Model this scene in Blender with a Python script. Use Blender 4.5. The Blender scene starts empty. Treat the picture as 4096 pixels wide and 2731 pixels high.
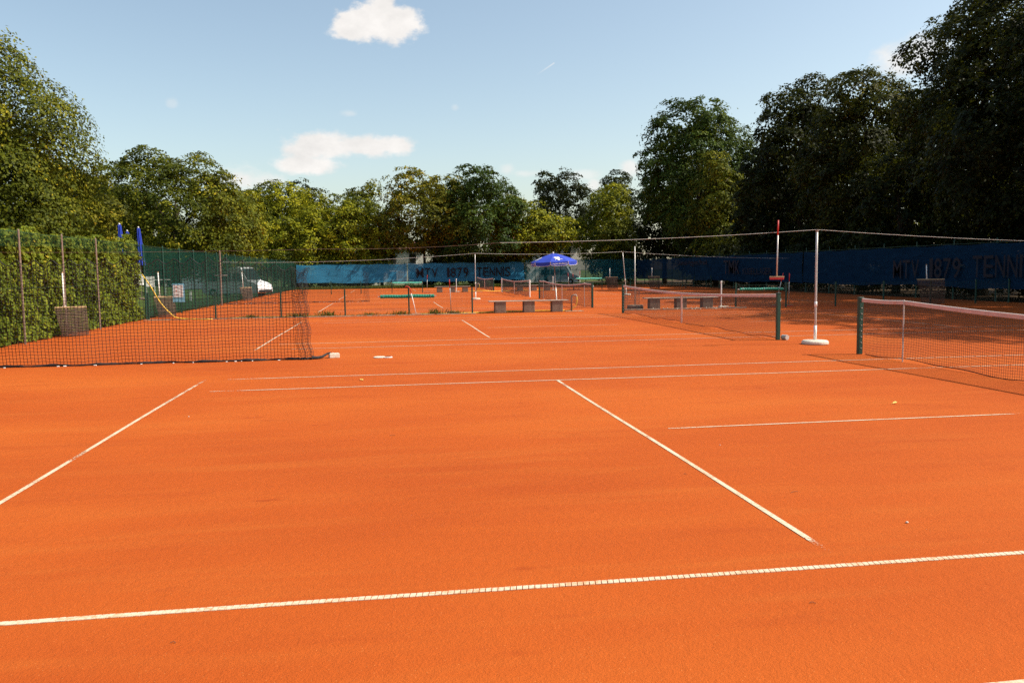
import bpy, math, random
import numpy as np
from mathutils import Vector, Matrix

SC = bpy.context.scene
COL = SC.collection
R = math.radians
rng = np.random.default_rng(7)
random.seed(7)

# ------------------------------------------------------------------ camera
PW, PH, PF = 4096.0, 2731.0, 3343.74            # photo size and focal length in its pixels
CAM = np.array([-8.971, -8.408, 1.693])
YAW, PITCH, ROLL = 0.1486, 0.0849, -0.0131
_f = np.array([math.sin(YAW)*math.cos(PITCH), math.cos(YAW)*math.cos(PITCH), -math.sin(PITCH)])
_r = np.array([math.cos(YAW), -math.sin(YAW), 0.0])
_u = np.cross(_r, _f)
FWD = _f
RGT = math.cos(ROLL)*_r + math.sin(ROLL)*_u
UPV = -math.sin(ROLL)*_r + math.cos(ROLL)*_u
cd = bpy.data.cameras.new('camera'); cam = bpy.data.objects.new('camera', cd); COL.objects.link(cam)
cd.sensor_width = 36.0; cd.lens = PF/PW*36.0; cd.clip_start = 0.1; cd.clip_end = 5000
m = Matrix.Identity(4)
for i in range(3):
    m[i][0], m[i][1], m[i][2], m[i][3] = RGT[i], UPV[i], -FWD[i], CAM[i]
cam.matrix_world = m
SC.camera = cam

def ray(px, py):
    return FWD + RGT*(px-PW/2)/PF - UPV*(py-PH/2)/PF
def gnd(px, py, z=0.0):
    d = ray(px, py); return CAM + d*(z-CAM[2])/d[2]
def at_y(px, py, y):
    d = ray(px, py); return CAM + d*(y-CAM[1])/d[1]
def at_x(px, py, x):
    d = ray(px, py); return CAM + d*(x-CAM[0])/d[0]

# ------------------------------------------------------------------ render, sun, sky
SC.render.engine = 'CYCLES'
SC.cycles.use_denoising = False
SC.cycles.max_bounces = 6
SC.cycles.diffuse_bounces = 3
SC.cycles.transparent_max_bounces = 24
SC.view_settings.view_transform = 'Standard'
SC.view_settings.look = 'None'
SC.view_settings.exposure = 0.36
SC.view_settings.gamma = 1.0
SUN_EL, SUN_AZ = R(46.2), R(101.0)               # azimuth clockwise from +Y
sv = Vector((math.cos(SUN_EL)*math.sin(SUN_AZ), math.cos(SUN_EL)*math.cos(SUN_AZ), math.sin(SUN_EL)))
sl = bpy.data.lights.new('sun', 'SUN'); sl.energy = 5.0; sl.angle = R(0.53); sl.color = (1.0, 0.93, 0.80)
so = bpy.data.objects.new('sun', sl); COL.objects.link(so)
so.rotation_euler = sv.to_track_quat('Z', 'Y').to_euler(); so.location = (60, -20, 60)

class NT:
    """small helper around a node tree"""
    def __init__(s, tree): s.t = tree; s.n = tree.nodes; s.l = tree.links
    def node(s, typ, **kw):
        n = s.n.new(typ)
        for k, v in kw.items():
            setattr(n, k, v)
        return n
    def put(s, sock, v):
        if v is None: return
        if isinstance(v, bpy.types.NodeSocket): s.l.new(v, sock)
        else:
            if hasattr(sock.default_value, '__len__') and not hasattr(v, '__len__'): v = [v]*len(sock.default_value)
            if hasattr(sock.default_value, '__len__') and len(sock.default_value) == 4 and len(v) == 3: v = (*v, 1.0)
            sock.default_value = v
    def math(s, op, a, b=None, c=None, clamp=False):
        n = s.node('ShaderNodeMath', operation=op, use_clamp=clamp)
        for i, v in enumerate((a, b, c)): s.put(n.inputs[i], v)
        return n.outputs[0]
    def vmath(s, op, a, b=None):
        n = s.node('ShaderNodeVectorMath', operation=op)
        s.put(n.inputs[0], a); s.put(n.inputs[1], b)
        return n.outputs['Value'] if op in ('DOT_PRODUCT', 'LENGTH') else n.outputs[0]
    def noise(s, vec, scale, detail=4, rough=0.55, dist=0.0):
        n = s.node('ShaderNodeTexNoise'); s.put(n.inputs['Vector'], vec)
        n.inputs['Scale'].default_value = scale; n.inputs['Detail'].default_value = detail
        n.inputs['Roughness'].default_value = rough; n.inputs['Distortion'].default_value = dist
        return n.outputs[0]
    def ramp(s, fac, stops, interp='LINEAR'):
        n = s.node('ShaderNodeValToRGB'); s.put(n.inputs[0], fac); cr = n.color_ramp; cr.interpolation = interp
        while len(cr.elements) < len(stops): cr.elements.new(0.5)
        for e, (p, c) in zip(cr.elements, stops):
            e.position = p; e.color = (*c, 1.0) if hasattr(c, '__len__') else (c, c, c, 1.0)
        return n.outputs[0]
    def mix(s, fac, a, b, blend='MIX'):
        n = s.node('ShaderNodeMix', data_type='RGBA', blend_type=blend)
        s.put(n.inputs[0], fac); s.put(n.inputs[6], a); s.put(n.inputs[7], b)
        return n.outputs[2]
    def step(s, v, lo, hi):
        n = s.node('ShaderNodeMapRange', interpolation_type='SMOOTHSTEP')
        s.put(n.inputs[0], v); n.inputs[1].default_value = lo; n.inputs[2].default_value = hi
        return n.outputs[0]
    def mapping(s, vec, scale=(1, 1, 1), rot=(0, 0, 0), loc=(0, 0, 0)):
        n = s.node('ShaderNodeMapping'); s.put(n.inputs[0], vec)
        n.inputs['Scale'].default_value = scale; n.inputs['Rotation'].default_value = rot; n.inputs['Location'].default_value = loc
        return n.outputs[0]

world = bpy.data.worlds.new('World'); SC.world = world; world.use_nodes = True
w = NT(world.node_tree); w.n.clear()
sky = w.node('ShaderNodeTexSky', sky_type='NISHITA'); sky.sun_disc = False
sky.sun_elevation = SUN_EL; sky.sun_rotation = SUN_AZ
sky.altitude = 500; sky.air_density = 1.0; sky.dust_density = 3.0; sky.ozone_density = 1.0
tc = w.node('ShaderNodeTexCoord').outputs['Generated']
dirv = w.vmath('NORMALIZE', tc)
def cloud(puffs, amp, gain, seed):
    """soft puffs (photo direction, half width and half height in photo pixels) broken up by noise"""
    c0 = ray(puffs[0][0], puffs[0][1]); c0 = c0/np.linalg.norm(c0)
    e = np.cross(c0, (0, 0, 1)); e /= np.linalg.norm(e); n_ = np.cross(e, c0)
    dd = w.vmath('DOT_PRODUCT', dirv, tuple(c0))
    uu = w.math('DIVIDE', w.vmath('DOT_PRODUCT', dirv, tuple(e)), dd)
    vv = w.math('DIVIDE', w.vmath('DOT_PRODUCT', dirv, tuple(n_)), dd)
    best = None
    for px, py, a, b in puffs:
        d = ray(px, py); d = d/np.linalg.norm(d); k = d@c0
        x = w.math('DIVIDE', w.math('SUBTRACT', uu, float(d@e/k)), a/PF*0.92)
        y = w.math('DIVIDE', w.math('SUBTRACT', vv, float(d@n_/k)), b/PF*0.92)
        rr = w.math('SQRT', w.math('ADD', w.math('MULTIPLY', x, x), w.math('MULTIPLY', y, y)))
        q = w.math('SUBTRACT', 1.0, rr)
        best = q if best is None else w.math('SMOOTH_MAX', best, q, 0.25)
    cv = w.node('ShaderNodeCombineXYZ'); w.put(cv.inputs[0], uu); w.put(cv.inputs[1], w.math('MULTIPLY', vv, 1.5)); cv.inputs[2].default_value = seed
    nz = w.math('SUBTRACT', w.noise(cv.outputs[0], 42, 8, 0.62), 0.5)
    nz2 = w.math('SUBTRACT', w.noise(cv.outputs[0], 14, 4, 0.5), 0.5)
    v = w.math('ADD', best, w.math('ADD', w.math('MULTIPLY', nz, 1.25), w.math('MULTIPLY', nz2, 1.0)))
    v = w.math('MULTIPLY', w.step(v, 0.05, gain), amp)
    return w.math('MULTIPLY', v, w.math('GREATER_THAN', dd, 0.5))
cov = None
for puffs, amp, gain, seed in (
        ([(1510, 90, 175, 110), (1430, 105, 125, 80), (1600, 75, 130, 75), (1530, 15, 85, 60)], 0.98, 0.5, 1.3),
        ([(1250, 595, 165, 95), (1330, 590, 160, 75), (1450, 590, 220, 55), (1570, 585, 140, 52), (1240, 655, 180, 50)], 0.95, 0.62, 5.1),
        ([(970, 715, 115, 75), (1060, 730, 110, 55)], 0.85, 0.9, 9.4),
        ([(2030, 680, 50, 35), (2100, 695, 90, 22), (2330, 700, 120, 30)], 0.45, 0.9, 2.2),
        ([(2520, 670, 60, 50), (2380, 740, 50, 40)], 0.75, 0.8, 3.3),
        ([(3600, 240, 110, 90), (3700, 200, 120, 90)], 0.8, 0.8, 7.7),
        ([(1400, 455, 60, 22)], 0.3, 0.9, 4.4), ([(690, 415, 30, 25)], 0.25, 0.9, 6.6), ([(1820, 430, 22, 20)], 0.25, 0.9, 8.8)):
    c = cloud(puffs, amp, gain, seed)
    cov = c if cov is None else w.math('MAXIMUM', cov, c)
a, b = ray(2140, 305), ray(2218, 252); a /= np.linalg.norm(a); b /= np.linalg.norm(b)     # condensation trail
tv = (b-a)/np.linalg.norm(b-a); nv = np.cross(tv, a); nv /= np.linalg.norm(nv)
along = w.math('DIVIDE', w.math('SUBTRACT', w.vmath('DOT_PRODUCT', dirv, tuple(tv)), float(a@tv)), float((b-a)@tv))
acr = w.math('ABSOLUTE', w.math('SUBTRACT', w.vmath('DOT_PRODUCT', dirv, tuple(nv)), float(a@nv)))
tr = w.math('MULTIPLY', w.step(acr, 0.0012, 0.0002), w.math('MULTIPLY', w.step(along, 0.0, 0.9), w.math('LESS_THAN', along, 1.0)))
tr = w.math('MULTIPLY', w.math('MULTIPLY', tr, 0.4), w.math('GREATER_THAN', w.vmath('DOT_PRODUCT', dirv, tuple(a)), 0.9))
cov = w.math('MAXIMUM', cov, tr)
skyc = w.mix(1.0, sky.outputs[0], (1.20, 1.13, 0.965), 'MULTIPLY')
cshade = w.noise(w.mapping(dirv, (1, 1, 1.6)), 24, 5, 0.6)
ccol = w.ramp(cshade, [(0.3, (4.35, 4.2, 4.05)), (0.62, (5.2, 5.0, 4.8))])
bg = w.node('ShaderNodeBackground'); w.put(bg.inputs[0], w.mix(cov, skyc, ccol)); bg.inputs[1].default_value = 0.15
wo = w.node('ShaderNodeOutputWorld'); w.l.new(bg.outputs[0], wo.inputs[0])

# ------------------------------------------------------------------ mesh helpers
class MB:
    def __init__(s): s.v = []; s.f = []; s.mi = []; s.cur = 0
    def add(s, vs, fs):
        o = len(s.v); s.v += [tuple(map(float, p)) for p in vs]
        for f in fs: s.f.append(tuple(i+o for i in f)); s.mi.append(s.cur)
        return s
    def box(s, c, size, rz=0.0, M=None):
        x, y, z = [k/2 for k in size]
        P = [Vector(p) for p in ((-x,-y,-z),(x,-y,-z),(x,y,-z),(-x,y,-z),(-x,-y,z),(x,-y,z),(x,y,z),(-x,y,z))]
        T = Matrix.Translation(Vector(c)) @ (M.to_4x4() if M else Matrix.Rotation(rz, 4, 'Z'))
        return s.add([T @ p for p in P], [(0,3,2,1),(4,5,6,7),(0,1,5,4),(1,2,6,5),(2,3,7,6),(3,0,4,7)])
    def bbox(s, c, size, bev=0.01, rz=0.0, M=None):
        """box with chamfered edges"""
        x, y, z = [k/2 for k in size]; b = min(bev, x*.9, y*.9, z*.9); V = []; 
        T = Matrix.Translation(Vector(c)) @ (M.to_4x4() if M else Matrix.Rotation(rz, 4, 'Z'))
        for zz, ins in ((-z, b), (-z+b, 0), (z-b, 0), (z, b)):
            for (sx, sy) in ((-1,-1),(1,-1),(1,1),(-1,1)):
                xx, yy = x-ins, y-ins
                if sx*sy > 0: V += [(sx*(xx), sy*(yy-(b if ins == 0 else 0)), zz), (sx*(xx-(b if ins == 0 else 0)), sy*yy, zz)]
                else: V += [(sx*(xx-(b if ins == 0 else 0)), sy*yy, zz), (sx*xx, sy*(yy-(b if ins == 0 else 0)), zz)]
        F = []
        for k in range(3):
            for i in range(8): j = (i+1) % 8; F.append((k*8+i, k*8+j, k*8+8+j, k*8+8+i))
        F += [tuple(range(7, -1, -1)), tuple(range(24, 32))]
        return s.add([T @ Vector(p) for p in V], F)
    def tube(s, pts, r, n=6, caps=True):
        pts = [Vector(map(float, p)) for p in pts]; K = len(pts)
        rs = r if hasattr(r, '__len__') else [r]*K
        V = []; prev = None
        for i, p in enumerate(pts):
            t = (pts[min(i+1, K-1)]-pts[max(i-1, 0)]).normalized()
            if prev is None:
                a = Vector((0, 0, 1)) if abs(t.z) < .9 else Vector((1, 0, 0))
                prev = t.cross(a).normalized()
            else:
                prev = (prev - t*prev.dot(t)).normalized()
            b = t.cross(prev)
            for k in range(n):
                an = 2*math.pi*(k+.5)/n
                V.append(p + (prev*math.cos(an)+b*math.sin(an))*rs[i])
        F = [(i*n+k, i*n+(k+1) % n, (i+1)*n+(k+1) % n, (i+1)*n+k) for i in range(K-1) for k in range(n)]
        if caps: F += [tuple(range(n-1, -1, -1)), tuple((K-1)*n+k for k in range(n))]
        return s.add(V, F)
    def lathe(s, prof, c=(0, 0, 0), n=24):
        V = []; F = []; K = len(prof)
        for r_, z in prof:
            for k in range(n):
                an = 2*math.pi*k/n; V.append((c[0]+r_*math.cos(an), c[1]+r_*math.sin(an), c[2]+z))
        for i in range(K-1):
            for k in range(n): F.append((i*n+k, i*n+(k+1) % n, (i+1)*n+(k+1) % n, (i+1)*n+k))
        F += [tuple(range(n-1, -1, -1)), tuple((K-1)*n+k for k in range(n))]
        return s.add(V, F)
    def build(s, name, mat, parent=None, smooth=False):
        me = bpy.data.meshes.new(name); me.from_pydata(s.v, [], s.f)
        for mm in (mat if isinstance(mat, (list, tuple)) else [mat]): me.materials.append(mm)
        if any(s.mi): me.polygons.foreach_set('material_index', s.mi)
        if smooth: me.polygons.foreach_set('use_smooth', [True]*len(me.polygons))
        me.update()
        return link(name, me, parent)

def link(name, data, parent=None):
    o = bpy.data.objects.new(name, data); COL.objects.link(o)
    if parent: o.parent = parent
    return o
def quads_mesh(name, V, mat, tint=None):
    """V: (N,4,3) array, one quad each"""
    N = len(V); me = bpy.data.meshes.new(name)
    me.vertices.add(N*4); me.vertices.foreach_set('co', np.ascontiguousarray(V, dtype=np.float32).ravel())
    me.loops.add(N*4); me.loops.foreach_set('vertex_index', np.arange(N*4, dtype=np.int32))
    me.polygons.add(N); me.polygons.foreach_set('loop_start', np.arange(0, N*4, 4, dtype=np.int32))
    try: me.polygons.foreach_set('loop_total', np.full(N, 4, dtype=np.int32))
    except Exception: pass
    if tint is not None:
        at = me.attributes.new('tint', 'FLOAT', 'FACE'); at.data.foreach_set('value', np.ascontiguousarray(tint, dtype=np.float32))
    me.materials.append(mat); me.update(calc_edges=True)
    return me
def strands_mesh(name, lines, rad, mat):
    """many thin three-sided strands; lines: list of (K,3) arrays"""
    VV = []; FF = []; o = 0
    for L in lines:
        L = np.asarray(L, float); K = len(L)
        t = np.gradient(L, axis=0); t /= np.linalg.norm(t, axis=1)[:, None]+1e-9
        ref = np.array([0, 0, 1.0]) if abs(t[:, 2]).mean() < .7 else np.array([1.0, 0, 0])
        a = np.cross(t, ref); a /= np.linalg.norm(a, axis=1)[:, None]+1e-9; b = np.cross(t, a)
        ring = np.stack([L + rad*(a*math.cos(q)+b*math.sin(q)) for q in (0.5, 2.6, 4.7)], 1).reshape(-1, 3)
        VV.append(ring); i = np.arange(K-1)[:, None]*3
        for k in range(3):
            FF.append(np.concatenate([i+k, i+(k+1) % 3, i+3+(k+1) % 3, i+3+k], 1)+o)
        o += K*3
    V = np.concatenate(VV); F = np.concatenate(FF); n = len(F)
    me = bpy.data.meshes.new(name); me.vertices.add(len(V)); me.vertices.foreach_set('co', V.astype(np.float32).ravel())
    me.loops.add(n*4); me.loops.foreach_set('vertex_index', F.astype(np.int32).ravel())
    me.polygons.add(n); me.polygons.foreach_set('loop_start', np.arange(0, n*4, 4, dtype=np.int32))
    try: me.polygons.foreach_set('loop_total', np.full(n, 4, dtype=np.int32))
    except Exception: pass
    me.materials.append(mat); me.update(calc_edges=True)
    return me
def empty(name, loc=(0, 0, 0), rz=0.0):
    o = bpy.data.objects.new(name, None); COL.objects.link(o); o.location = loc; o.rotation_euler = (0, 0, rz)
    o.empty_display_size = 0.2
    return o
def tag(o, label=None, cat=None, group=None, kind=None):
    if label: o['label'] = label
    if cat: o['category'] = cat
    if group: o['group'] = group
    if kind: o['kind'] = kind
    return o
def copy_tree(o, parent=None):
    c = o.copy(); COL.objects.link(c); c.parent = parent
    for ch in list(o.children): copy_tree(ch, c)
    return c
def lettering(text, height, width, mat, name='lettering', parent=None, bold=0.03, thick=0.0):
    """flat letters in the local XZ plane, from x=0 to width, z=0 to cap height"""
    cu = bpy.data.curves.new('t', 'FONT'); cu.body = text; cu.offset = bold; cu.extrude = thick; cu.resolution_u = 3
    ob = bpy.data.objects.new('t', cu); COL.objects.link(ob)
    dg = bpy.context.evaluated_depsgraph_get()
    me = bpy.data.meshes.new_from_object(ob.evaluated_get(dg)); me.name = name
    bpy.data.objects.remove(ob); bpy.data.curves.remove(cu)
    n = len(me.vertices); co = np.empty(n*3); me.vertices.foreach_get('co', co); co = co.reshape(-1, 3)
    x0, x1 = co[:, 0].min(), co[:, 0].max(); y0 = 0.0; y1 = 0.70
    q = np.stack([(co[:, 0]-x0)/(x1-x0)*width, -co[:, 2], (co[:, 1]-y0)/(y1-y0)*height], 1)
    me.vertices.foreach_set('co', q.ravel()); me.update()
    me.materials.clear(); me.materials.append(mat)
    return link(name, me, parent)

# ------------------------------------------------------------------ materials
def material(name):
    mt = bpy.data.materials.new(name); mt.use_nodes = True; t = NT(mt.node_tree); t.n.clear()
    out = t.node('ShaderNodeOutputMaterial'); return mt, t, out
def principled(name, col, rough=0.6, metal=0.0, var=0.18, scale=6.0, bump=0.0, bscale=40.0, dirt=None, dirt_amt=0.0, spec=0.4):
    mt, t, out = material(name)
    p = t.node('ShaderNodeBsdfPrincipled'); tcn = t.node('ShaderNodeTexCoord').outputs['Object']
    nz = t.noise(tcn, scale, 5, 0.6)
    dark = tuple(c*(1-var) for c in col); lite = tuple(min(1, c*(1+var)) for c in col)
    c = t.ramp(nz, [(0.3, dark), (0.7, lite)])
    if dirt:
        d = t.step(t.noise(tcn, scale*0.7+1.3, 6, 0.65), 0.62-dirt_amt, 0.75-dirt_amt*.6)
        c = t.mix(d, c, dirt)
    t.put(p.inputs['Base Color'], c); p.inputs['Roughness'].default_value = rough; p.inputs['Metallic'].default_value = metal
    p.inputs['Specular IOR Level'].default_value = spec
    if bump:
        b = t.node('ShaderNodeBump'); b.inputs['Strength'].default_value = bump; b.inputs['Distance'].default_value = 0.01
        t.put(b.inputs['Height'], t.noise(tcn, bscale, 4, 0.6)); t.l.new(b.outputs[0], p.inputs['Normal'])
    t.l.new(p.outputs[0], out.inputs[0]); return mt
CLAY = (0.60, 0.128, 0.026)
def clay_material():
    mt, t, out = material('clay')
    p = t.node('ShaderNodeBsdfPrincipled'); pos = t.node('ShaderNodeNewGeometry').outputs['Position']
    big = t.noise(t.mapping(pos, (0.16, 0.3, 1)), 1.0, 4, 0.55)
    streak = t.noise(t.mapping(pos, (0.35, 2.6, 1), (0, 0, R(4))), 1.0, 6, 0.62, 0.4)
    patch = t.noise(t.mapping(pos, (0.5, 1.9, 1), (0, 0, R(-7)), (13, 5, 0)), 1.0, 6, 0.66, 0.7)
    grain = t.noise(pos, 190, 3, 0.7)
    grit = t.noise(pos, 75, 3, 0.6)
    c = t.ramp(big, [(0.30, (0.353, 0.0568, 0.0064)), (0.50, (0.413, 0.0758, 0.0087)), (0.70, (0.478, 0.1051, 0.0130))])
    c = t.mix(t.math('MULTIPLY', t.step(streak, 0.46, 0.76), 0.5), c, (0.459, 0.1137, 0.0174))
    c = t.mix(t.math('MULTIPLY', t.step(patch, 0.50, 0.78), 0.5), c, (0.317, 0.0474, 0.0061))
    # scuffs left by shoes: short dark crescents, dense in the run-off between the courts
    vo = t.node('ShaderNodeTexVoronoi', feature='F1'); t.put(vo.inputs['Vector'], t.mapping(pos, (0.9, 3.2, 1), (0, 0, R(6)))); vo.inputs['Scale'].default_value = 1.0
    sc_ = t.math('MULTIPLY', t.step(vo.outputs['Distance'], 0.16, 0.05), t.step(t.noise(pos, 0.23, 3, 0.5), 0.44, 0.58))
    sc_ = t.math('MULTIPLY', sc_, t.step(t.noise(pos, 9, 3, .6), 0.35, 0.6))
    c = t.mix(t.math('MULTIPLY', sc_, 0.8), c, (0.275, 0.0362, 0.0047))
    c = t.mix(t.math('MULTIPLY', t.step(grain, 0.30, 0.75), 0.36), t.mix(0.16, c, (0.184, 0.0242, 0.0033)), t.mix(0.5, c, (0.569, 0.1551, 0.0269)))
    c = t.mix(t.math('MULTIPLY', t.step(grit, 0.62, 0.78), 0.28), c, (0.202, 0.0275, 0.0040))
    spk = t.node('ShaderNodeTexVoronoi', feature='F1'); t.put(spk.inputs['Vector'], pos); spk.inputs['Scale'].default_value = 34.0
    c = t.mix(t.math('MULTIPLY', t.step(spk.outputs['Distance'], 0.11, 0.05), 0.45), c, (0.689, 0.3101, 0.1008))
    t.put(p.inputs['Base Color'], c); p.inputs['Roughness'].default_value = 0.92; p.inputs['Specular IOR Level'].default_value = 0.12
    h = t.math('ADD', t.math('MULTIPLY', grain, 0.35), t.math('ADD', t.math('MULTIPLY', grit, 0.6), t.math('MULTIPLY', t.noise(pos, 17, 4, .6), 0.9)))
    b = t.node('ShaderNodeBump'); b.inputs['Strength'].default_value = 0.5; b.inputs['Distance'].default_value = 0.02
    t.put(b.inputs['Height'], h); t.l.new(b.outputs[0], p.inputs['Normal'])
    t.l.new(p.outputs[0], out.inputs[0]); return mt
def line_material():
    """white plastic line, partly buried: the real clay shows through where it is covered"""
    mt, t, out = material('line_white')
    p = t.node('ShaderNodeBsdfPrincipled'); pos = t.node('ShaderNodeNewGeometry').outputs['Position']
    at = t.node('ShaderNodeAttribute', attribute_name='dust').outputs['Fac']
    fine = t.noise(pos, 55, 5, 0.7); mid = t.noise(pos, 3.2, 4, 0.6)
    stain = t.step(t.math('ADD', t.noise(pos, 40, 5, .7), t.math('MULTIPLY', mid, .5)), 0.66, 0.94)
    t.put(p.inputs['Base Color'], t.mix(t.math('MULTIPLY', stain, 0.8), (0.62, 0.51, 0.37), (0.53, 0.23, 0.08)))
    p.inputs['Roughness'].default_value = 0.6
    cover = t.math('ADD', at, t.math('ADD', t.math('MULTIPLY', t.math('SUBTRACT', fine, 0.5), 1.3), t.math('MULTIPLY', t.math('SUBTRACT', mid, 0.5), 0.7)))
    hole = t.step(cover, 0.46, 0.62)
    tr_ = t.node('ShaderNodeBsdfTransparent'); mx = t.node('ShaderNodeMixShader')
    t.put(mx.inputs[0], hole); t.l.new(p.outputs[0], mx.inputs[1]); t.l.new(tr_.outputs[0], mx.inputs[2])
    t.l.new(mx.outputs[0], out.inputs[0]); return mt
def leaf_material(name, stops, trans=0.25, rough=0.55):
    mt, t, out = material(name)
    at = t.node('ShaderNodeAttribute', attribute_name='tint').outputs['Fac']
    c = t.ramp(at, stops)
    d = t.node('ShaderNodeBsdfPrincipled'); t.put(d.inputs['Base Color'], c); d.inputs['Roughness'].default_value = rough; d.inputs['Specular IOR Level'].default_value = 0.10
    tl = t.node('ShaderNodeBsdfTranslucent'); t.put(tl.inputs[0], t.mix(0.5, c, (0.14, 0.15, 0.012)))
    mx = t.node('ShaderNodeMixShader'); mx.inputs[0].default_value = trans
    t.l.new(d.outputs[0], mx.inputs[1]); t.l.new(tl.outputs[0], mx.inputs[2]); t.l.new(mx.outputs[0], out.inputs[0]); return mt
def screen_material(name, col, see, trans=0.35, fold=1.0):
    """woven windscreen: partly see-through, lit from both sides"""
    mt, t, out = material(name)
    tcn = t.node('ShaderNodeTexCoord').outputs['Object']
    nz = t.noise(t.mapping(tcn, (0.5, 0.5, 2.0)), 1.7, 5, 0.6)
    c = t.ramp(nz, [(0.3, tuple(k*.8 for k in col)), (0.7, tuple(min(1, k*1.2) for k in col))])
    d = t.node('ShaderNodeBsdfDiffuse'); t.put(d.inputs[0], c)
    tl = t.node('ShaderNodeBsdfTranslucent'); t.put(tl.inputs[0], c)
    mx = t.node('ShaderNodeMixShader'); mx.inputs[0].default_value = trans
    t.l.new(d.outputs[0], mx.inputs[1]); t.l.new(tl.outputs[0], mx.inputs[2])
    tr_ = t.node('ShaderNodeBsdfTransparent'); m2 = t.node('ShaderNodeMixShader')
    t.put(m2.inputs[0], t.math('ADD', see, t.math('MULTIPLY', t.math('SUBTRACT', t.noise(tcn, 3.0, 3, .6), 0.5), see*0.5)))
    t.l.new(mx.outputs[0], m2.inputs[1]); t.l.new(tr_.outputs[0], m2.inputs[2]); t.l.new(m2.outputs[0], out.inputs[0]); return mt

M = {}
M['clay'] = clay_material()
M['line'] = line_material()
M['grass'] = principled('grass', (0.055, 0.085, 0.018), 0.9, var=0.4, scale=1.5, bump=0.8, bscale=30, dirt=(0.10, 0.09, 0.03), dirt_amt=0.1, spec=.1)
M['blade'] = leaf_material('blade', [(0, (0.05, 0.08, 0.012)), (0.6, (0.13, 0.13, 0.025)), (1, (0.26, 0.20, 0.07))], 0.3)
M['post_green'] = principled('post_green', (0.012, 0.06, 0.042), 0.45, var=0.15, scale=4, dirt=(0.10, 0.06, 0.035), dirt_amt=0.02)
M['wire_green'] = principled('wire_green', (0.010, 0.042, 0.026), 0.5)
M['steel'] = principled('steel', (0.52, 0.50, 0.47), 0.42, 0.35, var=0.15, scale=9, dirt=(0.33, 0.20, 0.13), dirt_amt=0.04)
M['rust_steel'] = principled('rust_steel', (0.22, 0.155, 0.125), 0.7, 0.1, var=0.3, scale=8, dirt=(0.17, 0.065, 0.03), dirt_amt=0.12)
M['white_paint'] = principled('white_paint', (0.80, 0.78, 0.73), 0.45, var=0.06, scale=5, dirt=(0.55, 0.32, 0.2), dirt_amt=0.0)
M['rope'] = principled('rope', (0.62, 0.62, 0.58), 0.8, var=0.2, scale=20)
M['black_net'] = principled('black_net', (0.018, 0.017, 0.018), 0.7, var=0.3, scale=10)
M['net_cord'] = principled('net_cord', (0.016, 0.017, 0.018), 0.75, var=0.3)
M['tape'] = principled('tape', (0.66, 0.40, 0.32), 0.75, var=0.14, scale=5, dirt=(0.55, 0.24, 0.15), dirt_amt=0.08)
M['tape_top'] = principled('tape_top', (0.80, 0.70, 0.62), 0.7, var=0.1, scale=8)
M['concrete'] = principled('concrete', (0.215, 0.160, 0.120), 0.9, var=0.25, scale=5, bump=0.5, bscale=60, dirt=(0.12, 0.085, 0.06), dirt_amt=0.08, spec=.15)
M['concrete_light'] = principled('concrete_light', (0.62, 0.56, 0.46), 0.85, var=0.15, scale=6, bump=0.4, bscale=50, dirt=(0.42, 0.26, 0.15), dirt_amt=0.06, spec=.15)
M['kerb'] = principled('kerb', (0.34, 0.24, 0.17), 0.9, var=0.3, scale=7, bump=0.5, dirt=(0.45, 0.13, 0.04), dirt_amt=0.14, spec=.1)
M['wood_grey'] = principled('wood_grey', (0.36, 0.29, 0.23), 0.8, var=0.25, scale=9, bump=0.3, bscale=30)
M['wood'] = principled('wood', (0.45, 0.30, 0.16), 0.75, var=0.25, scale=9, bump=0.3)
M['mat'] = principled('mat', (0.115, 0.072, 0.052), 0.95, var=0.3, scale=14, bump=0.6, bscale=80)
M['red'] = principled('red', (0.50, 0.028, 0.022), 0.5, var=0.15)
M['bristle'] = principled('bristle', (0.52, 0.05, 0.05), 0.8, var=0.25, scale=30, bump=0.6, bscale=120)
M['yellow_hose'] = principled('yellow_hose', (0.70, 0.46, 0.05), 0.55, var=0.2, scale=6, dirt=(0.45, 0.2, 0.06), dirt_amt=0.05)
M['green_tube'] = principled('green_tube', (0.015, 0.26, 0.17), 0.4, var=0.2, scale=18)
M['teal_tube'] = principled('teal_tube', (0.10, 0.50, 0.38), 0.4, var=0.1, scale=8)
M['parasol_blue'] = principled('parasol_blue', (0.020, 0.050, 0.40), 0.75, var=0.1, scale=3)
M['logo_white'] = principled('logo_white', (0.82, 0.80, 0.76), 0.7, var=0.04)
M['print_dark'] = principled('print_dark', (0.008, 0.007, 0.014), 0.8, var=0.1)
M['bark'] = principled('bark', (0.055, 0.042, 0.030), 0.95, var=0.35, scale=5, bump=0.8, bscale=18, spec=.1)
M['twig'] = principled('twig', (0.16, 0.07, 0.035), 0.9)
M['rubber'] = principled('rubber', (0.012, 0.012, 0.012), 0.8, var=0.2)
M['glass_dark'] = principled('glass_dark', (0.02, 0.026, 0.03), 0.08, var=0.1, spec=0.6)
M['silver'] = principled('silver', (0.72, 0.73, 0.75), 0.35, 0.0, var=0.06)
M['lamp_glass'] = principled('lamp_glass', (0.75, 0.75, 0.72), 0.15, var=0.05, spec=.7)
M['wall_white'] = principled('wall_white', (0.86, 0.82, 0.76), 0.9, var=0.05, scale=0.8, bump=0.2)
M['roof_red'] = principled('roof_red', (0.13, 0.055, 0.04), 0.8, var=0.2, scale=2)
M['sign_white'] = principled('sign_white', (0.70, 0.74, 0.74), 0.5, var=0.04)
M['sign_blue'] = principled('sign_blue', (0.16, 0.42, 0.58), 0.5, var=0.12, scale=9)
M['red_print'] = principled('red_print', (0.45, 0.10, 0.08), 0.6)
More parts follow.
